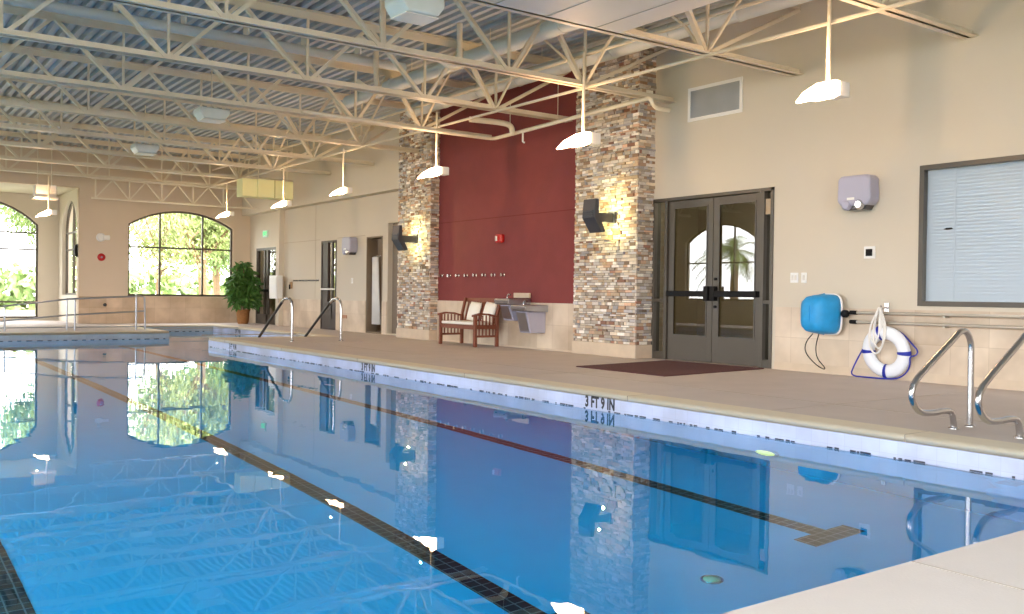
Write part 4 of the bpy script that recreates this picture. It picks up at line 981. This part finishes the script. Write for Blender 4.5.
# ------------------------------------------------------------------ outside
tag(MB().box(-60, 70, YA + .35, 110, -.35, -.15).build('lawn', M['lawn']), 'bright lawn beyond the end windows', 'lawn', kind='structure')
tag(MB().box(-60, XL - .35, -40, YA + .34, -.35, -.15).build('ground_left', M['lawn']), 'lawn outside the left windows', 'lawn', kind='structure')
tag(MB().box(XL - .34, 70, YF + .31, YA + .34, -.35, -.12).build('ground_far', M['path']), 'pale path outside the end windows', 'path', kind='structure')
tag(MB().box(-60, 70, 40, 46, -.15, -.13).build('path', M['path']), 'pale path crossing the lawn outside', 'path', kind='structure')
def tree(c, h, r, m, label, n_=1500, size=.5, seed=1, tr=.16):
    rnd = random.Random(seed); x, y, _ = c
    root = thing('tree', (x, y, -.15), label, 'tree', 'trees outside the end windows')
    t = MB(); t.tube(smooth_path([(x, y, -.2), (x + rnd.uniform(-.2, .2), y, h * .3), (x + rnd.uniform(-.4, .4), y, h * .75)], 1), tr, 9)
    for k in range(7):
        a = rnd.uniform(0, 2 * PI); z0 = h * rnd.uniform(.22, .5)
        t.tube(smooth_path([(x, y, z0), (x + r * .4 * math.cos(a), y + r * .4 * math.sin(a), z0 + h * .18), (x + r * .75 * math.cos(a), y + r * .75 * math.sin(a), z0 + h * .3)], 1), tr * .35, 6)
    t.build('trunk', M['trunk'], root)
    L = MB()
    for k in range(11):
        a = rnd.uniform(0, 2 * PI); q = rnd.uniform(0, .65) * r; zz = h * rnd.uniform(.38, .9)
        s = leaves(n_ // 11, (x + q * math.cos(a), y + q * math.sin(a), zz), r * .5, r * .5, h * .17, size, rnd, droop=.8, shell=.2, asp=.22)
        L.add(s.v, s.f)
    L.build('foliage', m, root)
tree((12.2, 38.5, 0), 6.8, 3.4, M['leaf_pale'], 'pale willowy tree right behind the arched end window', 15000, .2, 3)
tree((14.6, 44, 0), 7.5, 3.6, M['leaf_mid'], 'mid green tree outside towards the right of the arched window', 9000, .24, 4)
tree((9.2, 47, 0), 7, 3.2, M['leaf_mid'], 'mid green tree outside towards the left of the arched window', 9000, .24, 5)
tree((2.4, 46, 0), 6.5, 2.8, M['leaf_pale'], 'pale green tree outside the alcove window, nearer the side wall', 3200, .25, 6)
tree((-2.8, 55, 0), 7, 3.6, M['leaf_mid'], 'mid green tree far outside the alcove window', 2600, .25, 7)
tree((9.4, 34.6, 0), 5.5, 1.8, M['leaf_pale'], 'slim pale tree close outside the alcove side window', 2400, .16, 8, .08)
hd = leaves(3500, (8, 58, .9), 30, 2, 1.5, .7, random.Random(2), shell=0); tag(hd.build('hedge', M['leaf_mid']), 'low green hedge far across the lawn', 'hedge', kind='stuff')
def palm(x, y, h, seed, label):
    rnd = random.Random(seed); root = thing('palm_tree', (x, y, -.15), label, 'palm tree', 'palms outside the left windows')
    MB().tube([(x, y, -.2), (x + .05, y, h * .5), (x, y, h)], [.2, .16, .14], 12).build('trunk', M['trunk'], root)
    mb = MB()
    for k in range(26):
        a = rnd.uniform(0, 2 * PI); e = rnd.uniform(-.4, 1.2); L = rnd.uniform(1.2, 1.7); P = Vector((x, y, h))
        d = Vector((math.cos(a) * math.cos(e), math.sin(a) * math.cos(e), math.sin(e))); sd = Vector((-math.sin(a), math.cos(a), 0)); prev = P
        for i in range(9):
            q = P + d * L * (i + 1) / 9 + Vector((0, 0, -.9 * ((i + 1) / 9) ** 2)); w = .42 * math.sin(PI * (i + .6) / 9.6) + .04
            for s in (-1, 1):
                for t in (0, .5):
                    b0 = prev.lerp(q, t); b1 = prev.lerp(q, t + .35); mb.add([b0, b1, b1 + sd * s * w + (q - prev) * .9 + Vector((0, 0, -.15))], [(0, 1, 2)])
            prev = q
    mb.build('frond', M['palm'], root)
for i, (x, y, h) in enumerate([(-7.4, 25.1, 2.9), (-9.5, 19.2, 3.6), (-9, 7.5, 3.5), (-8.6, 2.6, 3.3)]):
    palm(x, y, h, 20 + i, 'short palm tree outside the left windows, %s from the far end' % WORD[i])

# ------------------------------------------------------------------ light
w = bpy.data.worlds.new('world'); scene.world = w; w.use_nodes = True; nt = w.node_tree
bgn = nt.nodes['Background']; sky = nt.nodes.new('ShaderNodeTexSky')
try:
    sky.sky_type = 'NISHITA'; sky.sun_disc = False; sky.sun_elevation = math.radians(48); sky.sun_rotation = math.radians(200); sky.air_density = 1.2; sky.dust_density = 3.5
except Exception: pass
mxs = nt.nodes.new('ShaderNodeMixRGB'); mxs.inputs[0].default_value = .85; mxs.inputs[2].default_value = (1, 1, 1, 1)
skm = nt.nodes.new('ShaderNodeMixRGB'); skm.blend_type = 'MULTIPLY'; skm.inputs[0].default_value = 1; skm.inputs[2].default_value = (.12, .12, .12, 1)
nt.links.new(sky.outputs[0], skm.inputs[1]); nt.links.new(skm.outputs[0], mxs.inputs[1])
nt.links.new(mxs.outputs[0], bgn.inputs['Color'])
gtc = nt.nodes.new('ShaderNodeTexCoord'); dt = nt.nodes.new('ShaderNodeVectorMath'); dt.operation = 'DOT_PRODUCT'; dt.inputs[1].default_value = (-.75, -.62, .2)
mpr = nt.nodes.new('ShaderNodeMapRange'); mpr.inputs['From Min'].default_value = -.7; mpr.inputs['From Max'].default_value = .9; mpr.inputs['To Min'].default_value = 10.0; mpr.inputs['To Max'].default_value = 16
nt.links.new(gtc.outputs['Generated'], dt.inputs[0]); nt.links.new(dt.outputs['Value'], mpr.inputs['Value']); nt.links.new(mpr.outputs['Result'], bgn.inputs['Strength'])
sun = bpy.data.lights.new('sun', 'SUN'); sun.energy = 2.5; sun.angle = .05; sun.color = (1, .95, .86); so = bpy.data.objects.new('sun', sun); COL.objects.link(so)
so.rotation_euler = (math.radians(35), 0, math.radians(20))
for c in (23.8, 18.8, 8.6, 3.8, -1.0):
    light('AREA', (XL - .32, c, 2.5), 1, (1, 1, 1), 4.4, (0, math.radians(-90), 0), 4.4, portal=True)
light('AREA', (-1.75, YB - .32, 2.5), 1, (1, 1, 1), 3.5, (math.radians(90), 0, 0), 4.4, portal=True)
light('AREA', (3.75, YB - .32, 2.5), 1, (1, 1, 1), 3.5, (math.radians(90), 0, 0), 4.4, portal=True)
light('AREA', (8.64, YF + .32, 2.1), 1, (1, 1, 1), 3.2, (math.radians(-90), 0, 0), 2.7, portal=True)
light('AREA', (3.3, YA + .32, 1.9), 1, (1, 1, 1), 3.6, (math.radians(-90), 0, 0), 3.7, portal=True)
for (p, _l) in PEND: light('POINT', (p[0] - .22, p[1], p[2] + .22), 26, (1, .62, .3), .01)
# room lamps behind the doorways
light('POINT', (12.2, 9.8, 2.5), 25, (1, .9, .7), .2)
light('POINT', (12.2, 24.0, 2.4), 160, (1, .92, .88), .2)
light('POINT', (12.2, 21.4, 2.4), 14, (1, .9, .75), .2)
light('POINT', (12.2, 28, 2.4), 14, (1, .95, .85), .2)

vsn = scene.view_settings
scene.display_settings.display_device = 'sRGB'
vsn.view_transform = 'Standard'; vsn.look = 'None'; vsn.gamma = 1; vsn.use_curve_mapping = False; vsn.exposure = 0.08
cy = scene.cycles
cy.max_bounces = 14; cy.diffuse_bounces = 6; cy.glossy_bounces = 6; cy.transmission_bounces = 10; cy.transparent_max_bounces = 12
cy.caustics_refractive = True; cy.caustics_reflective = False; cy.sample_clamp_indirect = 6; cy.blur_glossy = .5
cy.use_denoising = True
